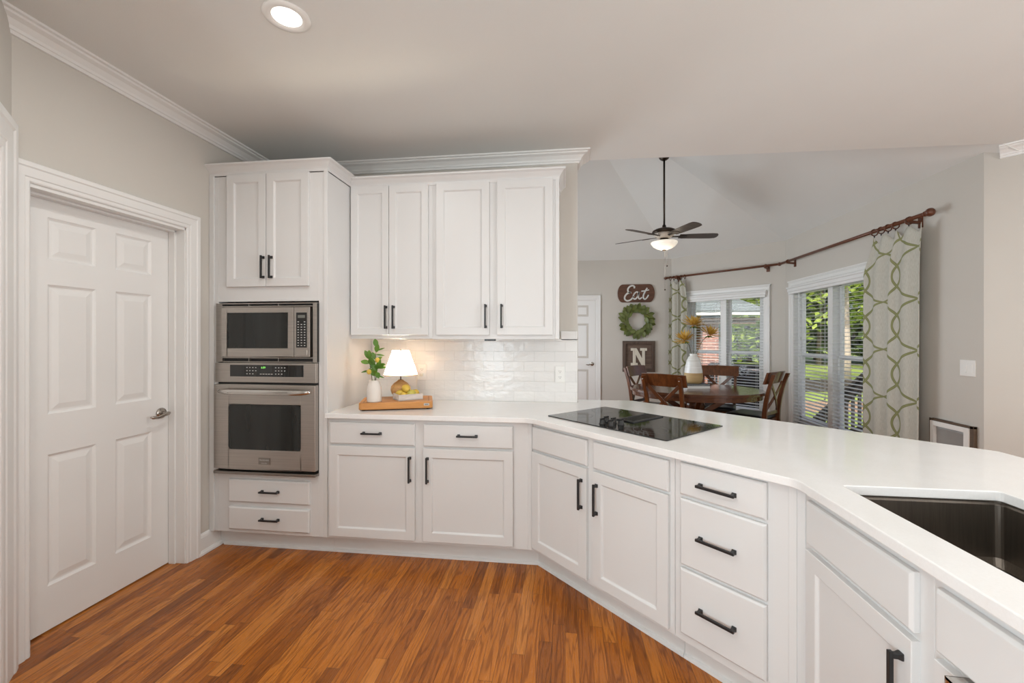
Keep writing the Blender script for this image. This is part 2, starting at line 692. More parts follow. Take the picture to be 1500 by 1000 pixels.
def wall_mb(L, h, th, openings=(), z0=0.0, tops=None):
    """a wall from u=0..L, local y from 0 (room face) to th, with rectangular openings (u0,u1,z0,z1)"""
    m = MB()
    us = sorted({0, L} | {o[0] for o in openings} | {o[1] for o in openings})
    for a, b in zip(us, us[1:]):
        holes = sorted([(o[2], o[3]) for o in openings if o[0] <= a + 1e-6 and o[1] >= b - 1e-6])
        z = z0
        for h0, h1 in holes:
            if h0 > z + 1e-6:
                m.box(a, b, 0, th, z, h0)
            z = h1
        if h > z + 1e-6:
            m.box(a, b, 0, th, z, h)
    return m


CH = 2.74          # kitchen ceiling height and plate height of the breakfast bay
R45 = -PI / 4
WX = 3.03          # window wall
CB = (1.80, 7.56)  # back wall / angled wall corner
BB = (WX, 6.33)    # angled wall / window wall corner
AB = (WX, 3.51)    # window wall / angled wall by the family room

# ------------------------------------------------------------------ floor, ceilings, walls
struct(MB().prism([(-4.2, -3.1), (4.4, -3.1), (4.4, 3.0), (3.2, 3.7), (3.2, 6.4), (1.85, 7.75), (-4.2, 7.75)], -.12, 0).build('floor', M_FLOOR))
struct(MB().prism([(-4.2, -3.1), (4.4, -3.1), (4.4, 3.40), (3.3, 3.375), (0, 3.295), (-4.2, 3.295)], CH, CH + .2).build('ceiling', M_CEIL))

# the hipped vault over the breakfast bay: lowest of five planes
pl = [(.70, 0, -.70, 2.74 + .70 * 7.56),                       # falls to the back wall:  z = c + a x + b y
      (.56, -.56 * .7071, -.56 * .7071, 2.74 + .56 * .7071 * 9.36),
      (.553, -.553, 0, 2.74 + .553 * WX),
      (.75, -.018, .75, 2.745 - .75 * 3.295),
      (0, 1.3, 0, 2.74 + 1.3 * 1.25)]
planes = [(p[1], p[2], p[3]) for p in pl]
foot = [(-1.35, 3.28), (0, 3.30), (3.30, 3.38), (3.16, 6.42), (1.86, 7.68), (-1.35, 7.68)]


def clip(poly, a, b, c):     # keep a x + b y + c >= 0
    out = []
    for i, p in enumerate(poly):
        q = poly[(i + 1) % len(poly)]
        fp, fq = a * p[0] + b * p[1] + c, a * q[0] + b * q[1] + c
        if fp >= 0:
            out.append(p)
        if fp * fq < 0:
            k = fp / (fp - fq)
            out.append((p[0] + (q[0] - p[0]) * k, p[1] + (q[1] - p[1]) * k))
    return out


vm = MB()
for i, P in enumerate(planes):
    poly = foot
    for j, R in enumerate(planes):
        if i != j and poly:
            poly = clip(poly, R[0] - P[0], R[1] - P[1], R[2] - P[2])
    if len(poly) > 2:
        z = [P[0] * x + P[1] * y + P[2] for x, y in poly]
        vm.loft([[(x, y, h) for (x, y), h in zip(poly, z)], [(x, y, h + .12) for (x, y), h in zip(poly, z)]])
struct(vm.build('ceiling_vault', M_CEIL))

# left wall with the pantry door opening (faces +x): local u runs along +y
LW0 = 1.523
e = struct(wall_mb(3.30 - LW0, CH, .12, [(1.566 - LW0, 2.364 - LW0, 0, 2.063)]).build('wall_left', M_WALL, loc=(-2.32, LW0, 0)))
e.rotation_euler = (0, 0, PI / 2)
# kitchen back wall
struct(wall_mb(.09 + 2.32, CH, .14).build('wall_back', M_WALL, loc=(-2.32, 3.16, 0)))
# angled wall at far left (with cased opening), then walls behind the camera
e = struct(wall_mb(1.2, CH, .12, [(.16, 1.02, 0, 2.13)]).build('wall_left_angled', M_WALL, loc=(-2.32 + 1.2 * .7071, LW0 - 1.2 * .7071, 0)))
e.rotation_euler = (0, 0, 3 * PI / 4)
# u=0 is the end nearest the camera, u=1.2 the corner
ax_, ay_ = -2.32 + 1.2 * .7071, LW0 - 1.2 * .7071
struct(MB().box(ax_ - .12, ax_, -3.0, ay_ + .05, 0, CH).build('wall_side', M_WALL))
struct(MB().box(ax_ - .12, 4.3, -3.12, -3.0, 0, CH).build('wall_rear', M_WALL))
struct(MB().box(4.2, 4.32, -3.0, 2.36, 0, CH).build('wall_family', M_WALL))
# breakfast bay
struct(MB().box(-1.35, CB[0] + .04, 7.56, 7.70, 0, CH + .03).build('wall_dining_back', M_WALL))
L45 = math.hypot(BB[0] - CB[0], BB[1] - CB[1])
W1 = (.30, 1.46, .24, 2.06)       # window_1 opening: u0,u1,z0,z1 along the angled wall
W2 = (BB[1] - 6.115, BB[1] - 4.56, .24, 2.06)
e = struct(wall_mb(L45, CH + .03, .14, [W1]).build('wall_dining_angled', M_WALL, loc=(CB[0], CB[1], 0)))
e.rotation_euler = (0, 0, R45)
e = struct(wall_mb(BB[1] - AB[1], CH + .03, .14, [W2]).build('wall_right', M_WALL, loc=(BB[0], BB[1], 0)))
e.rotation_euler = (0, 0, -PI / 2)
e = struct(wall_mb(1.72, CH, .14).build('wall_right_angled', M_WALL, loc=(AB[0], AB[1], 0)))
e.rotation_euler = (0, 0, R45)
struct(MB().box(-1.35, -1.21, 3.30, 7.6, 0, 3.6).build('wall_dining_side', M_WALL))
struct(MB().box(-1.35, .09, 3.262, 3.30, CH, 4.3).add([], []).build('wall_header', M_WALL))

# ------------------------------------------------------------------ crown, casing, baseboards
CROWN = [(0, 2.665), (.012, 2.665), (.016, 2.678), (.022, 2.680), (.026, 2.692), (.045, 2.712), (.068, 2.720), (.072, 2.728), (.086, 2.730), (.088, 2.74), (0, 2.74)]
idf = lambda u, v, b: (u, v, b)
struct(MB().sweep(CROWN, [(-2.32, 1.42), (-2.32, 3.16), (.09, 3.16), (.09, 3.30)], idf, left=-1).build('trim_1', M_TRIM))
ex = 3.03 + .055
struct(MB().sweep(CROWN, [(ex, 3.51 - .055), (ex + 1.1, 3.51 - 1.155)], idf, left=-1).build('trim_2', M_TRIM))
CASE = [(0, 0), (0, .010), (.006, .014), (.020, .014), (.024, .018), (.060, .021), (.066, .026), (.084, .026), (.088, .020), (.088, 0)]


def casing(name, path, parent, mat=M_TRIM, sign=-1, prof=CASE):
    """path (u,z) in wall-local coordinates; stands out of the wall towards local -y"""
    return MB().sweep(prof, path, lambda u, v, b: (u, -b, v), left=-1).build(name, mat, parent)


BASEP = [(0, 0), (.030, 0), (.029, .012), (.020, .022), (.014, .024), (.014, .105), (.011, .118), (.005, .128), (0, .13)]
struct(MB().sweep(BASEP, [(-2.32, 2.425), (-2.32, 2.61)], idf, left=-1).build('baseboard_left', M_TRIM))
struct(MB().sweep(BASEP, [(.62, 7.56), CB, BB, AB, (AB[0] + 1.1, AB[1] - 1.1)], idf, left=-1).build('baseboard_dining', M_TRIM))


# six-panel door leaf in local coordinates: x 0..w, y 0 = face (towards -y is the room), z 0..h
def six_panel(w, h, parent, rows, cols, name='door_leaf', mat=M_DOOR):
    m = MB()
    th = .035
    xs = [0] + [c for p in cols for c in p] + [w]
    zs = [0] + [c for p in rows for c in p] + [h]
    for i in range(len(xs) - 1):
        for j in range(len(zs) - 1):
            x0, x1, z0, z1 = xs[i], xs[i + 1], zs[j], zs[j + 1]
            if i % 2 == 1 and j % 2 == 1:
                rings = []
                for ins, y in ((0, 0), (.004, .004), (.012, .009), (.020, .009), (.046, .002), (.050, .002)):
                    rings.append([(x0 + ins, y, z0 + ins), (x1 - ins, y, z0 + ins), (x1 - ins, y, z1 - ins), (x0 + ins, y, z1 - ins)])
                m.loft(rings, cap=False)
                m.add(rings[-1], [(0, 1, 2, 3)])
            else:
                m.add([(x0, 0, z0), (x1, 0, z0), (x1, 0, z1), (x0, 0, z1)], [(0, 1, 2, 3)])
    m.box(0, w, .0125, th, 0, h)
    for x0, x1, z0, z1 in ((0, .001, 0, h), (w - .001, w, 0, h), (0, w, 0, .001), (0, w, h - .001, h)):
        m.box(x0, x1, 0.0002, .0126, z0, z1)
    return m.build(name, mat, parent, fix=False)


def lever(parent, x, z, d=-1):
    """rose + lever on the door face; d = direction of the lever along x"""
    h = MB()
    h.lathe([(.002, .008), (.030, .008), (.032, .004), (.032, 0)], 24)
    h.tf(Matrix.Translation((x, -.001, z)) @ Matrix.Rotation(PI / 2, 4, 'X'))
    o = h.build('door_rose', M_NICKEL, parent)
    k = MB()
    k.tube([(x, -.006, z), (x, -.045, z)], .010, 12)
    k.tube([(x - d * .012, -.048, z + .002), (x, -.05, z), (x + d * .03, -.053, z - .006), (x + d * .065, -.054, z - .014), (x + d * .095, -.05, z - .010), (x + d * .108, -.047, z - .006)], [.007, .012, .009, .008, .0095, .004], 12)
    k.build('door_handle', M_NICKEL, o)


# door_1: pantry door in the left wall. local x along +y, local +y into the wall
d1 = sempty('door_1', (-2.32, 1.585, 0), PI / 2)
dw = .76
rz = [(.215, .835), (1.025, 1.638), (1.755, 1.955)]
leafE = six_panel(dw - .006, 2.032, d1, [(a - .008, b - .008) for a, b in rz], [(.132, .342), (.438, .640)])
leafE.location = (.003, .10, .008)
lever(leafE, dw - .062, .925, -1)
casing('casing', [(dw + .006, 0), (dw + .006, 2.062), (-.006, 2.062), (-.006, 0)], d1)
jm = MB()
for x0, x1 in ((-.019, 0), (dw, dw + .019)):
    jm.box(x0, x1, -.003, .123, 0, 2.062)
jm.box(-.019, dw + .019, -.003, .123, 2.045, 2.064)
for x0, x1 in ((0, .012), (dw - .012, dw)):
    jm.box(x0, x1, .055, .098, 0, 2.045)
jm.box(0, dw, .055, .098, 2.033, 2.045)
jm.build('jamb', M_TRIM, d1, .002)
MB().box(-.1, dw + .1, .137, .15, 0, 2.1).build('back_panel', M_DOOR, d1)

# door_2: cased opening with a white door in the angled wall at far left
d2 = sempty('door_2', (ax_, ay_, 0), 3 * PI / 4)
casing('casing', [(1.02, 0), (1.02, 2.13), (.16, 2.13), (.16, 0)], d2, prof=[(a * 1.75, b) for a, b in CASE])
l2 = six_panel(.854, 2.115, d2, [(.2, .84), (1.03, 1.66), (1.78, 1.99)], [(.13, .37), (.48, .72)])
l2.location = (.163, .06, .01)
MB().box(.16, .163, 0, .12, 0, 2.13).box(1.017, 1.02, 0, .12, 0, 2.13).box(.16, 1.02, 0, .12, 2.126, 2.13).build('jamb', M_TRIM, d2)

# door_3: far door on the dining back wall (faces -y): surface-built
d3 = sempty('door_3', (-.24, 7.56, 0), 0)
l3 = six_panel(.76, 2.035, d3, rz, [(.112, .335), (.425, .648)])
l3.location = (0, -.004, .005)
lever(l3, .705, .93, -1)
casing('casing', [(.765, 0), (.765, 2.045), (-.005, 2.045), (-.005, 0)], d3)


# ------------------------------------------------------------------ windows with blinds
def window(name, loc, rot, L, op):
    u0, u1, z0, z1 = op
    e = sempty(name, loc, rot)
    mid = (u0 + u1) / 2
    fr = MB()
    y0, y1 = .05, .12
    fr.box(u0, u0 + .045, y0, y1, z0, z1).box(u1 - .045, u1, y0, y1, z0, z1)
    fr.box(u0, u1, y0, y1, z1 - .04, z1).box(u0, u1, y0, y1, z0, z0 + .05)
    fr.box(u0 - .002, u0 + .004, 0, .14, z0, z1).box(u1 - .004, u1 + .002, 0, .14, z0, z1).box(u0, u1, 0, .14, z1 - .004, z1 + .002)
    fr.build('window_frame', M_TRIM, e, .002)
    MB().box(mid - .045, mid + .045, .005, .13, z0, z1).build('mullion', M_TRIM, e, .003)
    zr = 1.16
    for a, b in ((u0 + .045, mid - .045), (mid + .045, u1 - .045)):
        s = MB()
        s.box(a, b, .075, .115, zr - .022, zr + .026)
        s.box(a, a + .04, .080, .11, zr, z1 - .04).box(b - .04, b, .080, .11, zr, z1 - .04).box(a, b, .080, .11, z1 - .08, z1 - .04)
        s.box(a, a + .04, .058, .088, z0 + .05, zr).box(b - .04, b, .058, .088, z0 + .05, zr).box(a, b, .058, .088, z0 + .05, z0 + .11)
        so = s.build('sash', M_TRIM, e, .002)
        MB().box(a + .03, b - .03, .094, .097, zr, z1 - .06).box(a + .03, b - .03, .072, .075, z0 + .09, zr).build('window_pane', M_GLASS, so)
    # head casing with cap, side casings, stool and apron
    casing('casing', [(u1, z0 - .02), (u1, z1), (u0, z1), (u0, z0 - .02)], e)
    c = MB()
    c.box(u0 - .10, u1 + .10, -.034, 0, z1 + .072, z1 + .092)
    c.box(u0 - .115, u1 + .115, -.04, .05, z0 - .035, z0)
    c.box(u0 - .09, u1 + .09, -.018, 0, z0 - .12, z0 - .035)
    c.build('window_sill', M_TRIM, e, .004)
    return e


window('window_1', (CB[0], CB[1], 0), R45, L45, W1)
window('window_2', (BB[0], BB[1], 0), -PI / 2, BB[1] - AB[1], W2)


def blind(label, loc, rot, op, lift):
    u0, u1, z0, z1 = op
    mid = (u0 + u1) / 2
    e = thing('window_blind', label, 'blind', loc, rot, 'white slatted blinds in the breakfast bay')
    v = MB()
    v.sweep([(0, z1 - .092), (.008, z1 - .088), (.008, z1 - .062), (.016, z1 - .054), (.016, z1 - .020), (.026, z1 - .012), (.028, z1 + .004), (0, z1 + .004)],
            [(u0 - .03, .0), (u0 - .03, -.045), (u1 + .03, -.045), (u1 + .03, .0)], lambda a, b, c: (a, b, c), left=-1)
    v.box(u0 - .03, u1 + .03, -.045, -.0285, z1 - .092, z1 + .004)
    v.build('valance', M_BLIND, e, .002)
    for a, b in ((u0 + .012, mid - .028), (mid + .028, u1 - .012)):
        s = MB()
        z = z1 - .105
        yc = .012
        tl = math.radians(4)
        while z > z0 + lift + .03:
            dy, dz = .0245 * math.cos(tl), .0245 * math.sin(tl)
            s.loft([[(x, yc - dy, z - dz), (x, yc, z + .0025), (x, yc + dy, z + dz), (x, yc + dy, z + dz + .0022), (x, yc, z + .0048), (x, yc - dy, z - dz + .0022)] for x in (a, b)])
            z -= .0425
        s.build('slats', M_BLIND, e)
        MB().box(a, b, yc - .026, yc + .026, z0 + lift, z0 + lift + .016).build('bottom_rail', M_BLIND, e, .003)
        k = MB()
        for f in (.16, .84):
            x = a + (b - a) * f
            for y in (yc - .026, yc + .026):
                k.box(x - .001, x + .001, y - .0008, y + .0008, z0 + lift, z1 - .09)
        k.build('ladder_cord', M_BLIND, e)
        kb = MB()
        x = b - .03
        kb.box(x - .0012, x + .0012, yc - .034, yc - .032, z0 + .45, z1 - .09)
        kb.lathe([(.001, .04), (.006, .03), (.008, 0), (.001, 0)], 10, (x, yc - .033, z0 + .42))
        kb.build('pull_cord', M_BLIND, e)
    return e


blind('white slatted blind behind the table, on the angled wall window', (CB[0], CB[1], 0), R45, W1, .01)
blind('white slatted blind beside the wide patterned curtain, lawn behind it', (BB[0], BB[1], 0), -PI / 2, W2, .01)


# ------------------------------------------------------------------ cabinets
def pull(parent, x, z, length, vertical, y=0.0, mat=M_BLACK, stand=.03):
    """black bar pull with square flared feet, on a front whose face is local y; bar stands towards -y"""
    h = MB()
    c = length / 2
    w_ = .0105

    def P(a, yy, b):
        return (x + b, yy, z + a) if vertical else (x + a, yy, z + b)
    for s in (-1, 1):
        rings = []
        for yy, k in ((y, .0085), (y - .004, .0085), (y - .012, .0062), (y - stand + .006, .0056)):
            cc = s * (c - .010)
            rings.append([P(cc - k, yy, -k), P(cc + k, yy, -k), P(cc + k, yy, k), P(cc - k, yy, k)])
        h.loft(rings)
    rings = []
    for a in (-c, c):
        rings.append([P(a, y - stand, -w_ / 2), P(a, y - stand + .010, -w_ / 2), P(a, y - stand + .010, w_ / 2), P(a, y - stand, w_ / 2)])
    h.loft(rings)
    return h.build('handle', mat, parent, .0014)


def shaker(parent, x0, x1, z0, z1, name='door', st=.053, th=.0195, y=0.0, mat=M_CAB):
    m = MB()
    yf = y - th
    rings = []
    for ins, yy in ((0, y), (0, yf + .0015), (.0015, yf), (st, yf), (st + .003, yf + .002), (st + .007, yf + .008), (st + .010, yf + .0095)):
        rings.append([(x0 + ins, yy, z0 + ins), (x1 - ins, yy, z0 + ins), (x1 - ins, yy, z1 - ins), (x0 + ins, yy, z1 - ins)])
    m.loft(rings)
    return m.build(name, mat, parent)


def slab(parent, x0, x1, z0, z1, name='drawer', th=.0195, y=0.0, mat=M_CAB):
    m = MB()
    rings = []
    for ins, yy in ((0, y), (0, y - th + .006), (.007, y - th)):
        rings.append([(x0 + ins, yy, z0 + ins), (x1 - ins, yy, z0 + ins), (x1 - ins, yy, z1 - ins), (x0 + ins, yy, z1 - ins)])
    m.loft(rings)
    return m.build(name, mat, parent, .0014)


def faceframe(xs, zs, holes, th=.019, back=None, depth=.6, side_l=True, side_r=True, z0=.122, z1=.884):
    """carcass: solid-looking box with a front plate at y=0 (holes are covered by overlay fronts)"""
    m = MB()
    m.box(xs[0], xs[-1], 0, depth, z0, z1)
    return m


TOEZ = .122
# --- tall oven cabinet, x -2.30..-1.496, face y=2.535
tc = thing('oven_cabinet', 'tall white oven cabinet reaching almost to the ceiling, beside the pantry door', 'cabinet', (-2.296, 2.535, 0))
TW = .800
m = MB()
D = .622
m.box(0, .039, 0, D, TOEZ, 2.452).box(.742, TW, 0, D, TOEZ, 2.452)
m.box(.039, .742, 0, D, TOEZ, .508).box(.039, .742, 0, D, 1.622, 2.452)
m.box(.039, .742, .55, D, .508, 1.622)
m.build('carcass', M_CAB, tc, .0015)
MB().box(-.022, .002, -.006, .02, TOEZ, 2.452).box(-.022, .013, -.010, .0, TOEZ, 2.452).build('filler_strip', M_CAB, tc, .002)
MB().box(TW - .022, TW + .002, -.006, .012, TOEZ, 2.452).build('corner_bead', M_CAB, tc, .002)
CC = [(0, 2.445), (.004, 2.445), (.006, 2.462), (.012, 2.472), (.030, 2.494), (.044, 2.503), (.046, 2.512), (0, 2.512)]
MB().sweep(CC, [(-.0235, 0), (TW, 0), (TW, .295)], idf, left=-1).box(-.0235, TW, 0, D, 2.44, 2.505).build('crown_moulding', M_CAB, tc)
shl = [(.112, .3875), (.3925, .681)]
hx = (.3875 - .013 - .002, .3925 + .013 + .03)
for (a, b), hxx in zip(shl, (.374, .430)):
    d = shaker(tc, a, b, 1.717, 2.442, st=.05)
    pull(d, hxx, 1.839, .146, True, -.0195)
for z0, z1 in ((.325, .471), (.146, .293)):
    d = slab(tc, .124, .686, z0, z1)
    pull(d, .4225, (z0 + z1) / 2 + .004, .130, False, -.0195)
MB().box(-.021, TW + .002, .076, .11, 0, TOEZ + .01).sweep([(0, 0), (.012, 0), (.010, .012), (0, .018)], [(.02, .076), (TW + .002, .076)], idf, left=-1).build('toe_kick', M_TOE, tc)

# --- built-in microwave with trim kit
mw = thing('microwave', 'built-in stainless steel microwave above the wall oven', 'microwave', (-2.296, 2.535, 0))
X0, X1, Z0, Z1 = .040, .741, 1.229, 1.610
bx0, bx1, bz0, bz1 = .094, .704, 1.266, 1.581
m = MB()
yf = -.022
m.box(X0, bx0 - .010, yf, 0, Z0, Z1).box(bx1 + .010, X1, yf, 0, Z0, Z1)
m.box(X0 + .03, X1 - .03, yf, 0, Z1 - .006, Z1).box(X0 + .03, X1 - .03, yf, 0, Z0, Z0 + .006)
m.box(X0 + .03, X1 - .03, yf, 0, bz1 + .004, bz1 + .011).box(X0 + .03, X1 - .03, yf, 0, bz0 - .011, bz0 - .004)
for x in (.272, .478):
    m.box(x - .002, x + .002, yf, 0, Z0, bz0 - .004).box(x - .002, x + .002, yf, 0, bz1 + .004, Z1)
m.build('trim_kit', M_STEEL, mw, .0015)
MB().box(X0 + .002, X1 + .002, -.003, .003, Z0 + .001, Z1 - .001).box(X1 - .004, X1 + .003, -.019, 0, Z0 + .004, Z1 - .004).box(.06, .73, .003, .44, Z0 + .01, Z1 - .01).build('vent_backing', M_SHADOW, mw)
sx = .597
dd = MB()
dd.box(bx0, .134, -.040, -.004, bz0, bz1).box(.558, sx - .002, -.040, -.004, bz0, bz1)
dd.box(.134, .558, -.040, -.004, 1.547, bz1).box(.134, .558, -.040, -.004, bz0, 1.320)
do = dd.build('door', M_STEEL, mw, .002)
MB().box(.130, .562, -.036, -.010, 1.316, 1.551).build('door_window', M_OGLASS, do)
m = MB()
m.box(sx + .001, bx1, -.040, -.004, bz0, bz1)
cp = m.build('control_panel', M_STEEL, mw, .002)
MB().box(.614, .686, -.0415, -.0395, 1.325, 1.546).build('keypad', M_BLACKPL, cp, .001)
MB().box(.626, .674, -.0425, -.041, 1.512, 1.530).build('display', M_LCD, cp)
kk = MB()
for r in range(10):
    for c in range(3):
        if r == 0 and c == 1:
            continue
        xx = .6285 + c * .0215
        zz = 1.487 - r * .0165
        kk.box(xx - .005, xx + .005, -.0423, -.0412, zz - .0028, zz + .0028)
kk.build('key_legends', M_MARK, cp)
MB().box(.612, .688, -.043, -.039, 1.277, 1.311).build('open_button', M_STEEL, cp, .003)

# --- wall oven
ov = thing('built_in_oven', 'stainless steel wall oven with black glass door, under the microwave', 'oven', (-2.296, 2.535, 0))
MB().box(X0 + .02, X1 - .02, .003, .55, .53, 1.228).box(X0, X1, -.002, .003, .512, 1.228).build('oven_body', M_SHADOW, ov)
p = MB().box(X0, X1, -.030, -.002, 1.100, 1.226).build('control_panel', M_STEEL, ov, .003)
MB().box(.148, .657, -.0315, -.029, 1.138, 1.213).build('display_glass', M_BGLASS, p, .001)
kk = MB()
for r in range(3):
    for c in range(4):
        if r == 2 and c == 3:
            continue
        for xb in (.268, .468):
            kk.box(xb + c * .0205 - .004, xb + c * .0205 + .004, -.0323, -.0314, 1.196 - r * .020 - .0025, 1.196 - r * .020 + .0025)
for c in range(5):
    kk.box(.358 + c * .019, .358 + c * .019 + .013, -.0323, -.0314, 1.153, 1.157)
kk.build('key_legend_print', M_MARK, p)


def text_mesh(name, body, size, mat, parent, loc, extrude=.0005, rot=(PI / 2, 0, 0), align='CENTER'):
    cu = bpy.data.curves.new(name, 'FONT')
    cu.body = body
    cu.size = size
    cu.align_x = align
    cu.align_y = 'CENTER'
    cu.extrude = extrude
    tmp = bpy.data.objects.new(name + '_tmp', cu)
    COL.objects.link(tmp)
    bpy.context.view_layer.update()
    me = bpy.data.meshes.new_from_object(tmp.evaluated_get(bpy.context.evaluated_depsgraph_get()))
    bpy.data.objects.remove(tmp)
    me.materials.clear()
    me.materials.append(mat)
    o = bpy.data.objects.new(name, me)
    o.location = loc
    o.rotation_euler = rot
    COL.objects.link(o)
    o.parent = parent
    return o


text_mesh('clock_digits', '6:09', .018, M_GREEN, p, (.382, -.0320, 1.196))
MB().box(X0 + .01, X1 - .002, -.012, 0, 1.087, 1.101).build('door_gap', M_SHADOW, ov)
dd = MB()
zt, zb = 1.087, .546
gx0, gx1, gz0, gz1 = .146, .645, .672, .960
dd.box(X0, gx0, -.040, -.002, zb, zt).box(gx1, X1, -.040, -.002, zb, zt).box(gx0, gx1, -.040, -.002, gz1, zt).box(gx0, gx1, -.040, -.002, zb, gz0)
do = dd.build('door', M_STEEL, ov, .003)
gp = []
r_ = .022
for cx_, cz_, a0 in ((gx1 - r_, gz1 - r_, 0), (gx0 + r_, gz1 - r_, 90), (gx0 + r_, gz0 + r_, 180), (gx1 - r_, gz0 + r_, 270)):
    gp += [(cx_ + r_ * math.cos(math.radians(a0 + k * 15)), cz_ + r_ * math.sin(math.radians(a0 + k * 15))) for k in range(7)]
MB().prism([(a, b) for a, b in gp], -.0415, -.020, axis=1).build('door_window', M_OGLASS, do)
h = MB()
n_ = 25
rings = []
for i in range(n_):
    f = i / (n_ - 1)
    x = .083 + f * .634
    yb = -.052 - .028 * min(1, math.sin(PI * f) * 2.2)
    zc = 1.044
    a = .0100 + .0065 * min(1, math.sin(PI * f) * 4)
    rings.append([(x, yb + .008 * math.cos(t_), zc + a * math.sin(t_)) for t_ in [2 * PI * k / 12 for k in range(12)]])
h.loft(rings, True, True)
for x in (.094, .706):
    h.box(x - .010, x + .010, -.058, -.039, 1.034, 1.054)
h.build('handle', M_CHROME, do)
bd = MB().box(.356, .437, -.0430, -.039, .580, .623).build('badge', M_STEEL_D, do, .001)
text_mesh('badge_lettering', 'FRIGIDAIRE', .0135, M_MARK, bd, (.3965, -.0432, .608))
text_mesh('badge_second_line', 'GALLERY', .010, M_MARK, bd, (.3965, -.0432, .589))
MB().box(X0, X1 + .004, -.045, -.001, .512, .530).build('bottom_trim', M_STEEL_D, ov, .003)

# --- base cabinet on the back wall
bc = thing('base_cabinet', 'white two-door base cabinet under the cutting board, beside the oven cabinet', 'cabinet', (-1.496, 2.535, 0))
BW = 1.496 - .193
MB().box(.003, BW, 0, .60, TOEZ, .884).build('carcass', M_CAB, bc, .0015)
for x0, x1, hx_, px_ in ((.022, .580, .551, .307), (.633, 1.187, .662, .911)):
    d = slab(bc, x0, x1, .722, .858)
    pull(d, px_, .795, .128, False, -.0195)
    d = shaker(bc, x0, x1, .142, .709)
    pull(d, hx_, .581, .158, True, -.0195)
MB().box(BW - .028, BW - .004, -.004, .004, TOEZ, .884).build('corner_filler', M_CAB, bc, .002)
MB().box(.003, BW + .0315, .076, .10, 0, TOEZ + .005).sweep([(0, 0), (.012, 0), (.010, .012), (0, .018)], [(.003, .076), (BW + .0315, .076)], idf, left=-1).build('toe_kick', M_TOE, bc)

# --- diagonal run : cooktop cabinet, drawer stack.  local u from the corner (-.193, 2.535)
cc = thing('cooktop_cabinet', 'white two-door cabinet with false drawer fronts, under the black cooktop', 'cabinet', (-.193, 2.535, 0), R45)
MB().box(.002, .926, 0, .60, TOEZ, .884).build('carcass', M_CAB, cc, .0015)
for x0, x1, hx_ in ((.014, .442, .410), (.484, .905, .512)):
    slab(cc, x0, x1, .728, .862, 'false_drawer')
    d = shaker(cc, x0, x1, .146, .715)
    pull(d, hx_ if x0 < .3 else .512, .581, .158, True, -.0195)
MB().box(-.0315, .926, .076, .10, 0, TOEZ + .005).sweep([(0, 0), (.012, 0), (.010, .012), (0, .018)], [(-.0315, .076), (.926, .076)], idf, left=-1).build('toe_kick', M_TOE, cc)
dk = thing('drawer_cabinet', 'white cabinet of three stacked drawers right of the cooktop doors', 'cabinet', (-.193 + .926 * .7071, 2.535 - .926 * .7071, 0), R45)
EU = 1.405 - .926
MB().box(.002, EU, 0, .60, TOEZ, .884).build('carcass', M_CAB, dk, .0015)
for z0, z1 in ((.737, .870), (.448, .722), (.162, .433)):
    d = slab(dk, .032, .364, z0, z1)
    pull(d, .190, (z0 + z1) / 2 - (.006 if z1 > .8 else 0), .150, False, -.0195)
MB().box(EU - .05, EU - .024, -.004, .004, TOEZ, .884).build('corner_filler', M_CAB, dk, .002)
MB().box(.002, EU + .0337, .076, .10, 0, TOEZ + .005).sweep([(0, 0), (.012, 0), (.010, .012), (0, .018)], [(.002, .076), (EU + .0337, .076)], idf, left=-1).build('toe_kick', M_TOE, dk)

# --- sink run: face x=.802, local x runs towards -y
SY = 1.541
sk = thing('sink_cabinet', 'white one-door cabinet with false drawer front, under the sink edge', 'cabinet', (.802, SY, 0), -PI / 2)
MB().box(-.012, .5018, 0, .03, TOEZ, .884).box(.002, .03, .03, .6, TOEZ, .64).box(.47, .50, .03, .6, TOEZ, .64).build('carcass', M_CAB, sk, .0015)
slab(sk, .032, .464, .712, .852, 'false_drawer')
d = shaker(sk, .032, .464, .146, .694)
pull(d, .437, .572, .158, True, -.0195)
MB().box(-.03, .5, .076, .10, 0, TOEZ).build('toe_kick', M_TOE, sk)
wk = thing('pullout_cabinet', 'white cabinet front with steel handle nearest the camera, under the sink', 'cabinet', (.802, SY - .502, 0), -PI / 2)
MB().box(0.0, .62, 0, .03, TOEZ, .884).box(0, .02, .03, .6, TOEZ, .64).box(.6, .62, .03, .6, TOEZ, .64).build('carcass', M_CAB, wk, .0015)
slab(wk, .022, .60, .716, .852, 'false_drawer')
d = shaker(wk, .022, .60, .146, .700)
h = MB().box(.088, .110, -.050, -.043, .50, .7115).box(.088, .110, -.050, -.001, .705, .7115).box(.088, .110, -.050, -.019, .50, .507).build('handle', M_CHROME, d, .0008)
h['label'] = 'polished steel flat bar handle'
MB().box(0, .62, .076, .10, 0, TOEZ).build('toe_kick', M_TOE, wk)

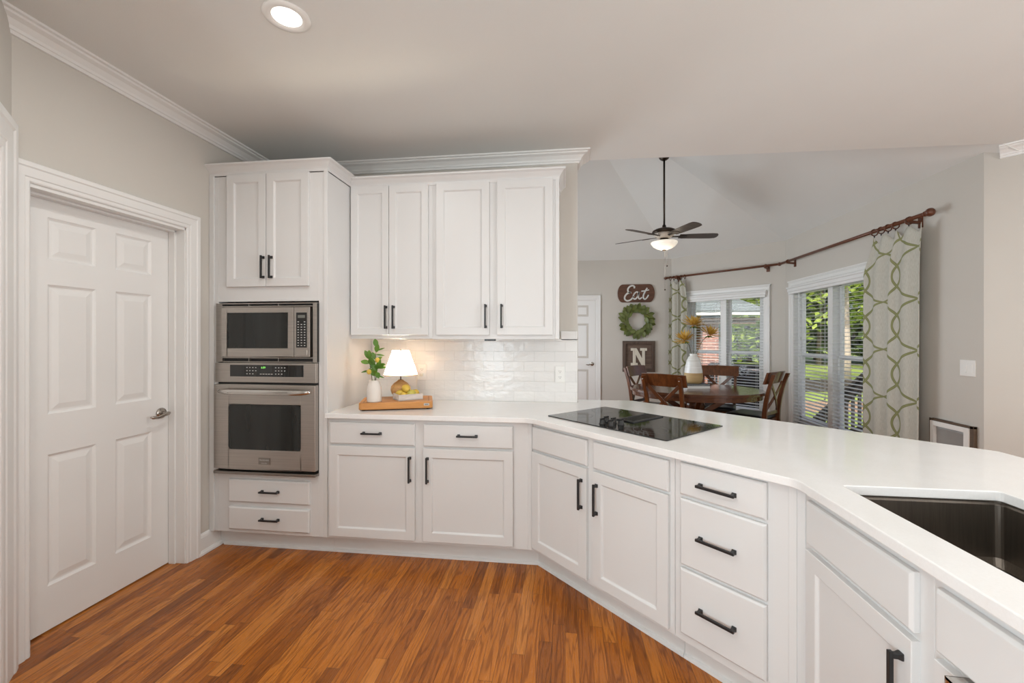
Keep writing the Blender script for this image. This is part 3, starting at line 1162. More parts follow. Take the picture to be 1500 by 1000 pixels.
# --- upper cabinets, face y=2.83
UC = [(0, 2.432), (.004, 2.432), (.006, 2.450), (.012, 2.460), (.030, 2.482), (.044, 2.490), (.046, 2.500), (0, 2.500)]
u1 = thing('upper_cabinet', 'white two-door wall cabinet above the table lamp, beside the oven cabinet', 'cabinet', (-1.494, 2.83, 0), 0, 'white wall cabinets over the backsplash')
MB().box(0, .592, 0, .328, 1.380, 2.440).build('carcass', M_CAB, u1, .0015)
MB().sweep(UC, [(0, 0), (.592, 0)], idf, left=-1).box(0, .592, 0, .328, 2.438, 2.49).build('crown_moulding', M_CAB, u1)
for (a, b), hx_ in (((.008, .2835), .2675), ((.2865, .565), .3225)):
    d = shaker(u1, a, b, 1.406, 2.436, st=.046)
    pull(d, hx_, 1.529, .160, True, -.0195)
u2 = thing('upper_cabinet', 'white wall cabinet with two well-spaced doors, at the free end of the wall', 'cabinet', (-.902, 2.83, 0), 0, 'white wall cabinets over the backsplash')
MB().box(0, .860, 0, .328, 1.378, 2.440).build('carcass', M_CAB, u2, .0015)
MB().box(.838, .863, -.005, .010, 1.378, 2.440).build('corner_bead', M_CAB, u2, .002)
MB().sweep(UC, [(0, 0), (.860, 0), (.860, .329)], idf, left=-1).box(0, .860, 0, .328, 2.438, 2.49).build('crown_moulding', M_CAB, u2)
for (a, b), hx_ in (((.030, .396), .373), ((.450, .820), .481)):
    d = shaker(u2, a, b, 1.406, 2.436, st=.05)
    pull(d, hx_, 1.531, .160, True, -.0195)
sw = MB().box(-.545, -.47, 2.85, 2.885, 1.366, 1.378).build('under_cabinet_switch', M_BLACKPL, None, .002)
tag(sw, 'small black switch stuck under the wall cabinet doors', 'switch')

# ------------------------------------------------------------------ counter, backsplash, sink, cooktop
F_ = 2.497
K = 2.290


def rounded(poly, rads, n=8):
    out = []
    N = len(poly)
    for i, p in enumerate(poly):
        r = rads.get(i, 0)
        if not r:
            out.append(p)
            continue
        p = Vector(p)
        a = (Vector(poly[i - 1]) - p).normalized()
        b = (Vector(poly[(i + 1) % N]) - p).normalized()
        ang = a.angle(b)
        tl = r / math.tan(ang / 2)
        s, e_ = p + a * tl, p + b * tl
        c = p + (a + b).normalized() * (r / math.sin(ang / 2))
        va, vb = s - c, e_ - c
        for k in range(n + 1):
            f = k / n
            th = va.angle_signed(vb) * -1
            rot = Matrix.Rotation(th * f, 2)
            q = c + rot @ va
            out.append((q.x, q.y))
    return out


import bmesh
outer = [(-1.494, F_), (K - F_, F_), (.765, K - .765), (.765, -.6), (1.79, -.6), (1.79, 2.01), (.50, 3.30), (.092, 3.30), (.092, 3.157), (-1.494, 3.157)]
outer = rounded(outer, {1: .10, 2: .07})
hole = rounded([(.880, .45), (1.325, .45), (1.325, 1.485), (.880, 1.485)], {0: .02, 1: .02, 2: .015, 3: .012})


def holed_slab(name, outer, hole, z0, z1, mat, bev):
    b = bmesh.new()
    vo = [b.verts.new((x, y, z1)) for x, y in outer]
    vh = [b.verts.new((x, y, z1)) for x, y in hole]
    es = [b.edges.new((v[i], v[(i + 1) % len(v)])) for v in (vo, vh) for i in range(len(v))]
    bmesh.ops.triangle_fill(b, use_beauty=True, use_dissolve=False, edges=es)
    g = bmesh.ops.extrude_face_region(b, geom=list(b.faces))
    bmesh.ops.translate(b, verts=[v for v in g['geom'] if isinstance(v, bmesh.types.BMVert)], vec=(0, 0, z0 - z1))
    bmesh.ops.recalc_face_normals(b, faces=b.faces)
    me = bpy.data.meshes.new(name)
    b.to_mesh(me)
    b.free()
    me.materials.append(mat)
    o = bpy.data.objects.new(name, me)
    COL.objects.link(o)
    m = o.modifiers.new('bevel', 'BEVEL')
    m.width = bev
    m.segments = 2
    m.limit_method = 'ANGLE'
    m.angle_limit = math.radians(50)
    return o


ct = holed_slab('countertop', outer, hole, .884, .914, M_QUARTZ, .003)
tag(ct, 'long glossy white quartz countertop bending round the kitchen', 'countertop')
# peninsula back panel under the bar side
pp = MB()
pp.prism([(.52, 3.20), (1.13, 2.60), (1.36, 2.37), (1.40, 2.41), (.56, 3.25)][::-1], 0, .884)
pp.box(1.44, 1.49, -.6, 2.0, 0, .884)
pp.prism([(1.28, 2.44), (1.44, 2.0), (1.49, 2.0), (1.40, 2.41)], 0, .884)
tag(pp.build('peninsula_panel', M_CAB), 'white panel carrying the bar side of the countertop', 'panel')
sp = MB().box(-1.494, .088, 0, .011, .914, 1.378).box(-.03, .088, 0, .011, 1.37, 1.436).build('backsplash', M_TILE, None, .001, loc=(0, 3.148, 0))
tag(sp, 'glossy white subway tile backsplash under the wall cabinets', 'backsplash')

# undermount sink
snk = thing('kitchen_sink', 'deep stainless steel undermount sink set in the countertop', 'sink', (1.10, .95, .68))
so = rounded([(-.228, -.512), (.233, -.512), (.233, .545), (-.228, .545)], {0: .02, 1: .02, 2: .02, 3: .02}, 5)
si = [(x * .955, y * .97) for x, y in so]
b = MB()
rings = [[(x * 1.09, y * 1.04, .203) for x, y in so], [(x, y, .2025) for x, y in so], [(x, y, .196) for x, y in so], [(x * .985, y * .993, .19) for x, y in so], [(x * .975, y * .985, .03) for x, y in so], [(x * .93, y * .96, .004) for x, y in so], [(.01 + x * .1, y * .08, 0) for x, y in so]]
b.loft(rings, cap=False, smooth=False)
b.add(rings[-1], [tuple(range(len(so)))])
b.loft([[(x * 1.09, y * 1.04, .203) for x, y in so], [(x * 1.09, y * 1.04, .195) for x, y in so], [(x * 1.0, y * 1.0, .02) for x, y in so], [(x * .9, y * .9, -.012) for x, y in so]], cap=False)
b.build('bowl', M_SINK, snk)
MB().lathe([(.001, .004), (.03, .004), (.045, .007), (.052, .004), (.052, .001), (.001, .001)], 24, (0, -.05, 0)).build('drain', M_CHROME, snk)

# cooktop, on the diagonal
ck = thing('cooktop', 'black glass cooktop set flush in the countertop corner', 'cooktop', (.364, 2.482, .914), R45)
ckL, ckW = .800, .535
hl, hw = ckL / 2, ckW / 2
gp = rounded([(-hl, -hw), (hl, -hw), (hl, hw), (-hl, hw)], {0: .012, 1: .012, 2: .012, 3: .012}, 4)
MB().prism(gp, .0005, .006).build('glass_top', M_BGLASS, ck, .0015)
rg = MB()
for cx_, cy_, rr in ((.24, -.12, .105), (.25, .13, .08), (-.27, .13, .095), (-.27, -.12, .075)):
    for q in (rr, rr * .62):
        n = 48
        rg.loft([[(cx_ + a * math.cos(2 * PI * k / n), cy_ + a * math.sin(2 * PI * k / n), .0062) for a in (q - .0012, q + .0012)] for k in range(n + 1)], cap=False, closed=False)
M_RING = paint('grey_burner_marks', (.10, .10, .10), .3, .02)
rg.build('burner_rings', M_RING, ck, fix=False)
vg = MB()
vx0, vx1, vy0, vy1 = -.052, .062, -.055, .235
vg.box(vx0, vx1, vy0, vy0 + .012, .006, .012).box(vx0, vx1, vy1 - .012, vy1, .006, .012).box(vx0, vx0 + .010, vy0, vy1, .006, .012).box(vx1 - .010, vx1, vy0, vy1, .006, .012)
M_VENT = paint('dark_grey_vent', (.035, .036, .037), .4, .05)
vv = vg.build('vent_frame', M_VENT, ck, .002)
gr = MB()
y = vy0 + .016
while y < vy1 - .014:
    gr.box(vx0 + .008, vx1 - .008, y, y + .003, .008, .0105)
    y += .0062
gr.box(vx0 + .008, vx1 - .008, vy0, vy1, .006, .0075)
gr.build('vent_grille', M_BLACKPL, vv)
for i, (kx, ky) in enumerate(((-.050, -.145), (.000, -.145), (.050, -.145), (-.026, -.205), (.030, -.205))):
    k = MB()
    k.lathe([(.001, .030), (.014, .030), (.0155, .027), (.017, .010), (.020, .0075), (.020, .006)], 20, (kx, ky, 0))
    k.box(kx - .004, kx + .004, ky - .017, ky + .017, .028, .037)
    k.build('knob', M_BLACKPL, ck)

# ------------------------------------------------------------------ wall plates
def plate(name, label, cat, loc, rz, w_, h_):
    e = thing(name, label, cat, loc, rz)
    MB().box(-w_ / 2, w_ / 2, -.006, 0, -h_ / 2, h_ / 2).build('cover_plate', M_PLATE, e, .002)
    return e


for x, z, lb in ((-1.085, 1.126, 'white duplex outlet on the tile beside the table lamp, cord plugged in'), (-.038, 1.119, 'white duplex outlet on the tile at the free end of the wall')):
    o = plate('duplex_outlet', lb, 'outlet', (x, 3.147, z), 0, .072, .118)
    for dz in (-.021, .021):
        r = MB().box(-.0165, .0165, -.0075, -.005, dz - .014, dz + .014).build('receptacle', M_PLATE, o, .003)
        s_ = MB().box(-.0075, -.0055, -.0082, -.007, dz - .002, dz + .007).box(.0055, .0075, -.0082, -.007, dz - .002, dz + .006).box(-.002, .002, -.0082, -.007, dz - .010, dz - .006)
        s_.build('slots', M_SHADOW, r)
o = plate('light_switch', 'white double rocker light switch on the wall above the pet door', 'switch', (WX, 3.632, 1.157), -PI / 2, .125, .122)
for dx in (-.023, .023):
    MB().add([(dx - .017, -.006, -.034), (dx + .017, -.006, -.034), (dx + .017, -.006, .034), (dx - .017, -.006, .034), (dx - .017, -.0095, -.034), (dx + .017, -.0095, -.034), (dx + .017, -.0068, .034), (dx - .017, -.0068, .034)],
             [(0, 3, 2, 1), (4, 5, 6, 7), (0, 1, 5, 4), (1, 2, 6, 5), (2, 3, 7, 6), (3, 0, 4, 7)]).build('rocker', M_PLATE, o, .0015)

# pet door low on the window wall (local x along -y)
pd = thing('pet_door', 'white framed pet door with brown edge low in the wall', 'pet door', (WX, 3.945, .30), -PI / 2)
PW, PH = .385, .425
f = MB()
f.box(0, .013, -.026, 0, 0, PH).box(PW - .030, PW, -.026, 0, 0, PH).box(0, PW, -.026, 0, PH - .018, PH)
f.build('outer_edge', M_PETFR, pd, .002)
f = MB()
f.box(.013, .047, -.034, -.001, 0, PH - .018).box(PW - .070, PW - .030, -.034, -.001, 0, PH - .018).box(.047, PW - .070, -.034, -.001, PH - .056, PH - .018).box(.047, PW - .07, -.034, -.001, 0, .04)
f.build('frame', M_PLATE, pd, .003)
M_FLAP = paint('grey_flap_vinyl', (.30, .29, .275), .35, .1)
f = MB().box(.046, PW - .069, -.010, -.002, .03, PH - .05).build('flap', M_FLAP, pd, .001)
f = MB().box(.050, PW - .073, -.013, -.009, PH - .074, PH - .058)
for k in range(6):
    f.lathe([(.0025, 0), (.0025, .002)], 8, (0, 0, 0)) if False else f.box(.062 + k * .042, .067 + k * .042, -.015, -.012, PH - .069, PH - .064)
f.build('hinge_strip', M_GALV, pd)

# recessed can lights: one in view, the others added out of view as fill
CANS = [(-1.165, 1.665), (.35, 1.15), (-.95, .35), (1.35, -.75), (2.6, 1.2), (.5, -2.1)]
for i, (x, y) in enumerate(CANS):
    e = thing('recessed_light', 'lit round recessed ceiling light above the oven cabinet' if i == 0 else 'added round recessed fill light out of view', 'light', (x, y, CH), 0, None if i == 0 else 'added recessed fill lights out of view')
    MB().lathe([(.058, -.0015), (.062, -.006), (.078, -.008), (.092, -.004), (.094, 0), (.05, 0)], 40).build('trim_ring', M_PLATE, e)
    MB().lathe([(.001, -.002), (.058, -.0025), (.060, 0), (.001, 0)], 40).build('lens', M_CANLENS, e)
    l = lamp('can_light', 'AREA', (x, y, CH - .02), CAN_W * (.85, .4, 1.3, 1, 2.3, 1)[i], (.965, .962, .935), (0, 0, -1), .11, None, 'DISK')

# ------------------------------------------------------------------ things on the counter
BA = math.radians(18.5)
ca, sa = math.cos(BA), math.sin(BA)
BX, BY = -1.318, 2.590


def onboard(u, v, z=0):
    return (BX + u * ca - v * sa, BY + u * sa + v * ca, .966 + z)


cb = thing('cutting_board', 'thick beech cutting board with rounded corners on the counter', 'cutting board', (BX, BY, .914), BA)
op = rounded([(0, 0), (.470, 0), (.470, .300), (0, .300)], {0: .022, 1: .022, 2: .022, 3: .022}, 6)
MB().prism(op, .008, .052).build('board', M_BOARD, cb, .004)
g = MB()
gi = rounded([(.022, .022), (.448, .022), (.448, .278), (.022, .278)], {0: .015, 1: .015, 2: .015, 3: .015}, 4)
M_GROOVE = wood('dark_groove_wood', (.30, .11, .025), (.46, .20, .055), .5)
go_ = MB().sweep([(0, .0521), (.006, .0526), (.008, .0521)], gi, idf, closed_path=True, left=1)
go_.build('juice_groove', M_GROOVE, cb, fix=False)
for u, v in ((.03, .03), (.44, .03), (.44, .27), (.03, .27)):
    MB().lathe([(.012, 0), (.012, .009)], 12, (u, v, 0)).build('foot', M_BLACKPL, cb)
MB().box(.412, .447, -.0012, .002, .026, .040).build('maker_plate', M_GALV, cb, .0005)
MB().box(.418, .441, -.0016, -.001, .031, .035).build('plate_marks', M_SHADOW, cb)

# white jar vase with lemon branches
vp = onboard(.092, .058)
vs = thing('jar_vase', 'cream ribbed jar vase holding lemon branches on the cutting board', 'vase', vp)
MB().lathe([(.001, 0), (.043, 0), (.047, .004), (.0475, .012), (.0475, .092), (.046, .098), (.037, .122), (.034, .130), (.035, .141), (.0335, .143), (.0305, .141), (.031, .130), (.034, .12), (.042, .096), (.042, .01), (.001, .008)], 36).build('jar', M_CERAM, vs)


def leaf(m, base, tip, width, up, bend=.15, n=5):
    """a curved, pointed leaf blade from base to tip"""
    b_, t_ = Vector(base), Vector(tip)
    d = t_ - b_
    L = d.length
    side = d.cross(Vector(up))
    if side.length < 1e-5:
        side = d.cross(Vector((1, .3, 0)))
    side.normalize()
    nrm = side.cross(d).normalized()
    rows = []
    for i in range(n + 1):
        f = i / n
        c = b_ + d * f - nrm * (bend * L * f * f) + nrm * (bend * .5 * L * f)
        w_ = width * .5 * (math.sin(PI * min(1, f * .93 + .04)) ** .8)
        if i == n:
            w_ = width * .02
        rows.append([c - side * w_ + nrm * w_ * .25, c, c + side * w_ + nrm * w_ * .25])
    m.loft(rows, cap=False, smooth=True, closed=False)


def branch(label, base, pts, leaves, fruit=None):
    e = thing('lemon_branch', label, 'branch', base, 0, 'lemon branches in the jar vase')
    st = MB()
    P = [Vector(p) for p in pts]
    st.tube(P, [.0024] * (len(P) - 1) + [.0012], 6)
    so_ = st.build('stem', M_STEM, e)
    lm = MB()
    for (f, dx, dy, dz, w_) in leaves:
        i = min(int(f * (len(P) - 1)), len(P) - 2)
        q = P[i].lerp(P[i + 1], f * (len(P) - 1) - i)
        leaf(lm, q, q + Vector((dx, dy, dz)), w_, (0.2, -.8, .5))
    lm.build('leaves', M_LEAF, e, fix=False)
    if fruit:
        fb = MB()
        fb.ball(fruit, .0155, 1, 1, 1.12, 14)
        fb.build('lemon', M_LEMON, e)


vb = (vp[0], vp[1], vp[2] + .09)
branch('tallest lemon branch, rounded top leaf, rising from the jar vase', vb, [(0, 0, -.07), (.004, 0, .06), (.004, 0, .16), (.014, .004, .27)],
       [(1, -.012, 0, .055, .034), (.9, .020, -.01, .05, .036), (.92, .055, .01, .022, .012), (.85, .060, .0, -.006, .013), (.7, .052, -.01, .036, .028), (.6, -.035, -.01, .07, .034), (.55, .06, -.012, .035, .034), (.45, .02, -.03, .055, .036), (.4, -.03, -.02, .05, .034), (.75, -.028, .01, .05, .03)],
       (.030, -.018, .185))
branch('lemon branch leaning over the left rim of the jar vase', vb, [(-.006, 0, -.07), (-.014, -.004, .06), (-.024, -.006, .13), (-.03, -.01, .19)],
       [(1, -.032, 0, .06, .030), (1, .004, -.012, .06, .034), (.85, -.062, -.005, .016, .034), (.8, .02, -.02, .045, .036), (.6, -.065, -.01, -.012, .014), (.55, -.05, .0, .005, .012), (.7, .045, -.015, .02, .03)],
       (-.026, -.022, .108))
branch('lemon branch drooping to the right of the jar vase', vb, [(.006, 0, -.07), (.012, -.004, .05), (.020, -.008, .10), (.028, -.01, .14)],
       [(1, .056, -.01, .020, .030), (.95, .060, -.006, .004, .022), (.9, .03, -.02, .06, .034), (.7, .028, -.03, -.035, .034), (.55, .058, -.008, -.012, .012), (.8, -.03, -.03, .04, .034)])

# whitewashed tray of lemons
tr_e = thing('wooden_tray', 'whitewashed wooden tray of lemons on the cutting board', 'tray', (-1.094, 2.706, .967), math.radians(40))
tw_, td_, th_ = .168, .128, .040
m = MB().box(0, tw_, 0, td_, 0, .006).build('tray_bottom', M_WHITEWASH, tr_e)
for nm, bx in (('side_panel', (0, tw_, 0, .008)), ('side_panel', (0, tw_, td_ - .008, td_)), ('end_panel', (0, .008, .008, td_ - .008)), ('end_panel', (tw_ - .008, tw_, .008, td_ - .008))):
    MB().box(*bx, 0.0, th_).build(nm, M_WHITEWASH, tr_e, .0015)
cA, sA = math.cos(math.radians(40)), math.sin(math.radians(40))
T0 = (-1.094, 2.706, .967)
LEM = [(.038, .086, .038, .027, 'lemon', M_LEMON, 'yellow lemon at the left corner of the white tray, touching the side wall'),
       (.045, .036, .030, .023, 'lemon', M_LEMON, 'yellow lemon lying flat at the front wall of the tray'),
       (.070, .062, .074, .028, 'lemon', M_LEMON, 'round yellow lemon on top of the heap in the tray'),
       (.100, .036, .040, .0275, 'lemon', M_LIME, 'greenish lemon at the right end of the white tray'),
       (.136, .052, .042, .024, 'lemon', M_LEMON, 'orange yellow lemon behind the greenish one in the tray'),
       (.092, .096, .034, .024, 'lemon', M_LEMON, 'yellow lemon at the back of the tray, below the top one')]
for k, (u, v, z, r, nm, mt, lb) in enumerate(LEM):
    m = MB()
    rings = []
    n = 16
    for i in range(13):
        th = -PI / 2 + PI * i / 12
        ax = math.sin(th) * 1.16
        rr = math.cos(th) * 1.0
        if abs(th) > 1.3:
            ax *= 1.07
            rr = max(rr, .09)
        rings.append([(r * ax, r * rr * math.cos(2 * PI * q / n), r * rr * math.sin(2 * PI * q / n)) for q in range(n)])
    m.loft(rings, True, True)
    e = thing('lemon', lb, 'lemon', (T0[0] + u * cA - v * sA, T0[1] + u * sA + v * cA, T0[2] + z), 0, 'lemons in the whitewashed tray')
    e.rotation_euler = (0, .25 * math.sin(k * 2.1), k * 1.3)
    body = m.build('skin', mt, e)
    MB().lathe([(.001, 0), (.003, 0), (.0025, .003), (.001, .003)], 8).tf(Matrix.Translation((-r * 1.245, 0, 0)) @ Matrix.Rotation(-PI / 2, 4, 'Y')).build('stem_button', M_STEM, e)

# small table lamp behind the tray
lx, ly, lz = onboard(.250, .252)
tlp = thing('table_lamp', 'small lit table lamp with white shade behind the lemons', 'lamp', (lx, ly, lz))
MB().lathe([(.001, 0), (.040, 0), (.044, .006), (.062, .028), (.070, .052), (.066, .078), (.048, .100), (.026, .114), (.016, .124), (.001, .124)], 32).build('base', M_AMBER, tlp)
MB().lathe([(.004, .12), (.004, .325), (.007, .325), (.007, .335), (.001, .34)], 12).build('neck', M_NICKEL, tlp)
shd = MB()
n = 40
shd.loft([[(r * math.cos(2 * PI * k / n), r * math.sin(2 * PI * k / n), z) for k in range(n)] for r, z in ((.117, .160), (.098, .215), (.078, .27), (.058, .330))], cap=False, smooth=True)
so_ = shd.build('shade', M_SHADE, tlp)
MB().lathe([(.1165, .156), (.119, .156), (.119, .162), (.1165, .162), (.1165, .156)], 40).build('shade_rim', M_BOARD, so_)
MB().ball((0, 0, .235), .024, 1, 1, 1.25, 16).build('bulb', emit('lit_bulb', (1, .88, .68), 2300), tlp)
cd_ = MB()
cd_.tube([(lx + .05, ly + .03, .985), (lx + .10, ly + .06, 1.02), (-1.12, 3.12, 1.085), (-1.10, 3.128, 1.10), (-1.085, 3.135, 1.105)], .0022, 8)
cd_.box(-1.097, -1.073, 3.120, 3.1395, 1.095, 1.116)
o = cd_.build('cord', M_CORD, None)
o.parent = tlp
o.matrix_parent_inverse = Matrix.Translation((-lx, -ly, -lz))

# ------------------------------------------------------------------ breakfast bay
# curtain pole: two lengths joined at the corner of the bay
POLE_Z = 2.405
rod = thing('curtain_pole', 'brown wooden curtain pole bent round the bay with rings and finials', 'curtain pole')
n45 = Vector((-.7071, -.7071, 0))
d45 = Vector((.7071, -.7071, 0))
A0 = Vector((CB[0], CB[1], POLE_Z)) + n45 * .095 - d45 * .01
kn = Vector((WX - .095, BB[1] - .04, POLE_Z))
A1 = A0 + d45 * ((kn.x - A0.x) / .7071)
kn.y = A1.y
E1 = Vector((WX - .095, 3.90, POLE_Z))
MB().tube([A0, A1], .0155, 14).build('pole', M_ROD, rod)
MB().tube([A1, E1], .0165, 14).build('pole', M_ROD, rod)
MB().ball(tuple(A1), .026, n=14).build('corner_joint', M_ROD, rod)


def along(prof, p, d, mat, name, parent):
    q = Vector(d).to_track_quat('Z', 'Y').to_matrix().to_4x4()
    return MB().lathe(prof, 20).tf(Matrix.Translation(p) @ q).build(name, mat, parent)


FIN = [(.001, 0), (.016, 0), (.022, .004), (.022, .012), (.014, .016), (.014, .022), (.026, .032), (.034, .050), (.032, .066), (.020, .080), (.001, .084)]
along(FIN, E1, (0, -1, 0), M_ROD, 'finial', rod)
along([(r * .8, z * .8) for r, z in FIN], A0, -d45, M_ROD, 'finial', rod)
for p, wn_v in ((A0 + d45 * .16, n45), (A1 - d45 * .18, n45), (Vector((WX - .095, A1.y - .22, POLE_Z)), Vector((-1, 0, 0))), (Vector((WX - .095, 4.06, POLE_Z)), Vector((-1, 0, 0)))):
    k = MB()
    w0 = p - wn_v * .094
    k.bar(w0 + Vector((0, 0, -.032)), p + Vector((0, 0, -.020)) + wn_v * .012, .028, .020)
    k.bar(w0 + Vector((0, 0, -.075)), w0 + Vector((0, 0, .02)), .040, .022, up=wn_v)
    k.tube([p + wn_v.cross(Vector((0, 0, 1))) * s for s in (-.011, .011)], .024, 14)
    k.build('bracket', M_ROD, rod)


def ring_at(p, d, parent, r=.030):
    k = MB()
    d = Vector(d).normalized()
    up = Vector((0, 0, 1))
    sd = d.cross(up)
    pts = [Vector(p) + Vector((0, 0, -.012)) + (up * math.cos(t_) + sd * math.sin(t_)) * r for t_ in [2 * PI * q / 20 for q in range(21)]]
    k.tube(pts, .0052, 8)
    o = k.build('ring', M_ROD, parent)
    MB().bar(Vector(p) + Vector((0, 0, -.042)), Vector(p) + Vector((0, 0, -.062)), .005, .010, up=d).build('ring_clip', M_BLACK, o)


def curtain(label, top0, top1, bot0, bot1, nrm, cloth_w, folds, z_top, z_bot, amp, seed):
    """hanging cloth; top0-top1 and bot0-bot1 are plan points, nrm the direction to the room"""
    R = random.Random(seed)
    ph = [R.uniform(-.5, .5) for _ in range(folds + 2)]
    am = [R.uniform(.75, 1.2) for _ in range(folds + 2)]
    t0, t1, b0, b1 = (Vector((*p, 0)) for p in (top0, top1, bot0, bot1))
    nr = Vector((*nrm, 0))
    H = z_top - z_bot

    def fn(u, v):
        k = v                       # 0 at the top
        s = min(1, k / .16)
        s = s * s * (3 - 2 * s)
        p = t0.lerp(t1, u).lerp(b0.lerp(b1, u), s)
        x = u * folds
        i = int(min(x, folds - 1e-6))
        a = amp * (am[i] * (1 - (x - i)) + am[i + 1] * (x - i))
        wv = math.cos(2 * PI * x + .5 * math.sin(2.2 * k + ph[i]))
        wv = math.copysign(abs(wv) ** .9, wv)
        off_ = a * (.55 + .45 * s) * wv
        sag = .030 * (1 - math.cos(2 * PI * x)) * max(0, 1 - k / .06)
        p = p + nr * off_ + (t1 - t0).normalized() * (.018 * math.sin(2 * PI * x * .5 + 1.3 * k + seed))
        return (p.x, p.y, z_top - H * k - sag)
    m = MB()
    m.grid(fn, folds * 14, 60, True, lambda u, v: (u * cloth_w, (1 - v) * H))
    o = m.build('curtain', M_CURT, None, fix=False)
    sd = o.modifiers.new('thickness', 'SOLIDIFY')
    sd.thickness = .002
    return tag(o, label, 'curtain', 'green trellis curtains in the breakfast bay')


c2 = curtain('wide cream curtain with green trellis pattern at the family room end', (WX - .095, 4.475), (WX - .095, 3.915), (WX - .095, 4.60), (WX - .095, 3.92), (-1, 0), .86, 4, 2.345, .03, .0185, 3)
for k in range(5):
    ring_at((WX - .095, 4.475 - k * .088 - (.06 if k == 4 else 0), POLE_Z), (0, 1, 0), rod)
q0 = A0 + d45 * .05
q1 = A0 + d45 * .31
c1 = curtain('narrow cream curtain with green trellis pattern behind the flower vase', (q0.x, q0.y), (q1.x, q1.y), (q0.x - .01, q0.y + .01), (q1.x + .035, q1.y - .035), (-.7071, -.7071), .62, 4, 2.345, .03, .028, 9)
for k in range(5):
    p = q0.lerp(q1, k / 4)
    ring_at((p.x, p.y, POLE_Z), d45, rod)

# ceiling fan at the apex of the vault
FX, FY, FT = 1.245, 5.60, 3.70
fan = thing('ceiling_fan', 'five-blade brown ceiling fan with lit bowl on a long rod', 'ceiling fan', (FX, FY, FT))
hz = 2.68 - FT
MB().lathe([(.001, .03), (.07, .03), (.07, -.01), (.055, -.045), (.025, -.065), (.001, -.065)], 24).build('canopy', M_BRONZE, fan)
MB().lathe([(.0125, -.05), (.0125, hz + .10)], 14).build('downrod', M_BRONZE, fan)
MB().lathe([(.001, hz + .135), (.022, hz + .135), (.026, hz + .105), (.05, hz + .095), (.105, hz + .085), (.140, hz + .066), (.150, hz + .045), (.146, hz + .030), (.06, hz + .028), (.001, hz + .028)], 36).build('motor_housing', M_BRONZE, fan)
M_CREAMMET = paint('cream_metal', (.50, .43, .37), .35, .03)
MB().lathe([(.001, hz + .03), (.128, hz + .03), (.120, hz + .008), (.085, hz - .022), (.070, hz - .032), (.001, hz - .032)], 36).build('motor_band', M_CREAMMET, fan)
MB().lathe([(.001, hz - .03), (.052, hz - .03), (.052, hz - .072), (.062, hz - .078), (.001, hz - .078)], 28).build('switch_housing', M_BRONZE, fan)
bl = MB().lathe([(.001, hz - .078), (.155, hz - .076), (.163, hz - .082), (.160, hz - .098), (.135, hz - .132), (.09, hz - .160), (.040, hz - .176), (.001, hz - .178)], 40).build('light_bowl', M_BOWL, fan)
MB().lathe([(.001, hz - .172), (.026, hz - .174), (.022, hz - .186), (.008, hz - .194), (.001, hz - .194)], 20).build('finial', M_BRONZE, fan)
for px_, ln in ((.004, .50), (.030, .20)):
    k = MB().tube([(px_, -.02, hz - .08), (px_, -.025, hz - .19 - ln * .3), (px_, -.025, hz - .18 - ln)], .0014, 6).build('pull_chain', M_NICKEL, fan)
    MB().ball((px_, -.025, hz - .185 - ln), .010, n=10).build('chain_knob', M_BRONZE, k)
for k in range(5):
    a = math.radians(-76 + 72 * k + 7.1)
    Mx = Matrix.Rotation(a, 4, 'Z')
    pitch = Matrix.Translation((0, 0, hz - .012)) @ Matrix.Rotation(math.radians(-12), 4, 'X')
    ir = MB()
    ir.bar((.085, 0, .0), (.215, 0, .002), .030, .007)
    ir.loft([[(x, s * w_, z) for s, z in ((-1, -.004), (1, -.004), (1, .0), (-1, .0))] for x, w_ in ((.19, .02), (.225, .050), (.27, .042), (.285, .01))])
    iro = ir.tf(Mx @ pitch).build('blade_iron', M_BRONZE, fan)
    pts = [(.185, .052), (.30, .060), (.45, .068), (.58, .070), (.635, .062), (.655, .035), (.66, 0)]
    poly = pts + [(x, -y) for x, y in pts[::-1][1:]]
    b_ = MB().prism(poly, .0005, .0065).tf(Mx @ pitch).build('blade', M_BLADE, fan)
lamp('fan_bulb', 'POINT', (FX, FY, 2.68 - .21), 3.0, (1, .88, .70), radius=.12)

# dining table : oval with a leaf
TX, TY = 1.60, 5.55
TA = math.radians(-10)
dt = thing('dining_table', 'oval dark cherry pedestal dining table in the bay', 'table', (TX, TY, 0), TA)


def oval(a, b, n=72):
    return [(a * math.cos(2 * PI * k / n), b * math.sin(2 * PI * k / n)) for k in range(n)]


tp = MB()
tp.loft([[(x, y, z) for x, y in oval(.775 + o_, .66 + o_)] for o_, z in ((-.012, .722), (0, .727), (0, .752), (-.006, .758), (-.012, .760))])
tp.build('tabletop', M_TABLE, dt)
ap = MB()
ap.loft([[(x, y, z) for x, y in oval(.747, .632)] for z in (.672, .7225)])
ap.build('apron', M_TABLE, dt)
sm_ = MB()
for x in (-.16, .16):
    yb = .66 * math.sqrt(1 - (x / .775) ** 2)
    sm_.box(x - .0008, x + .0008, -yb + .012, yb - .012, .759, .7604)
sm_.build('leaf_seam', M_SHADOW, dt)
pb = MB()
pb.lathe([(.001, .05), (.10, .05), (.13, .10), (.09, .18), (.075, .32), (.105, .46), (.12, .56), (.10, .64), (.001, .672)], 28)
pb.build('pedestal', M_TABLE, dt)
for k in range(4):
    a = PI / 4 + k * PI / 2
    m = MB()
    rings = []
    for f, z, hh_ in ((.06, .14, .12), (.20, .11, .08), (.36, .06, .05), (.46, .03, .05)):
        c_, s_ = math.cos(a), math.sin(a)
        rings.append([(f * c_ - w_ * s_, f * s_ + w_ * c_, max(0, z + h2)) for w_, h2 in ((-.035, -hh_ / 2), (.035, -hh_ / 2), (.035, hh_ / 2), (-.035, hh_ / 2))])
    m.loft(rings)
    m.build('foot', M_TABLE, dt, .004)
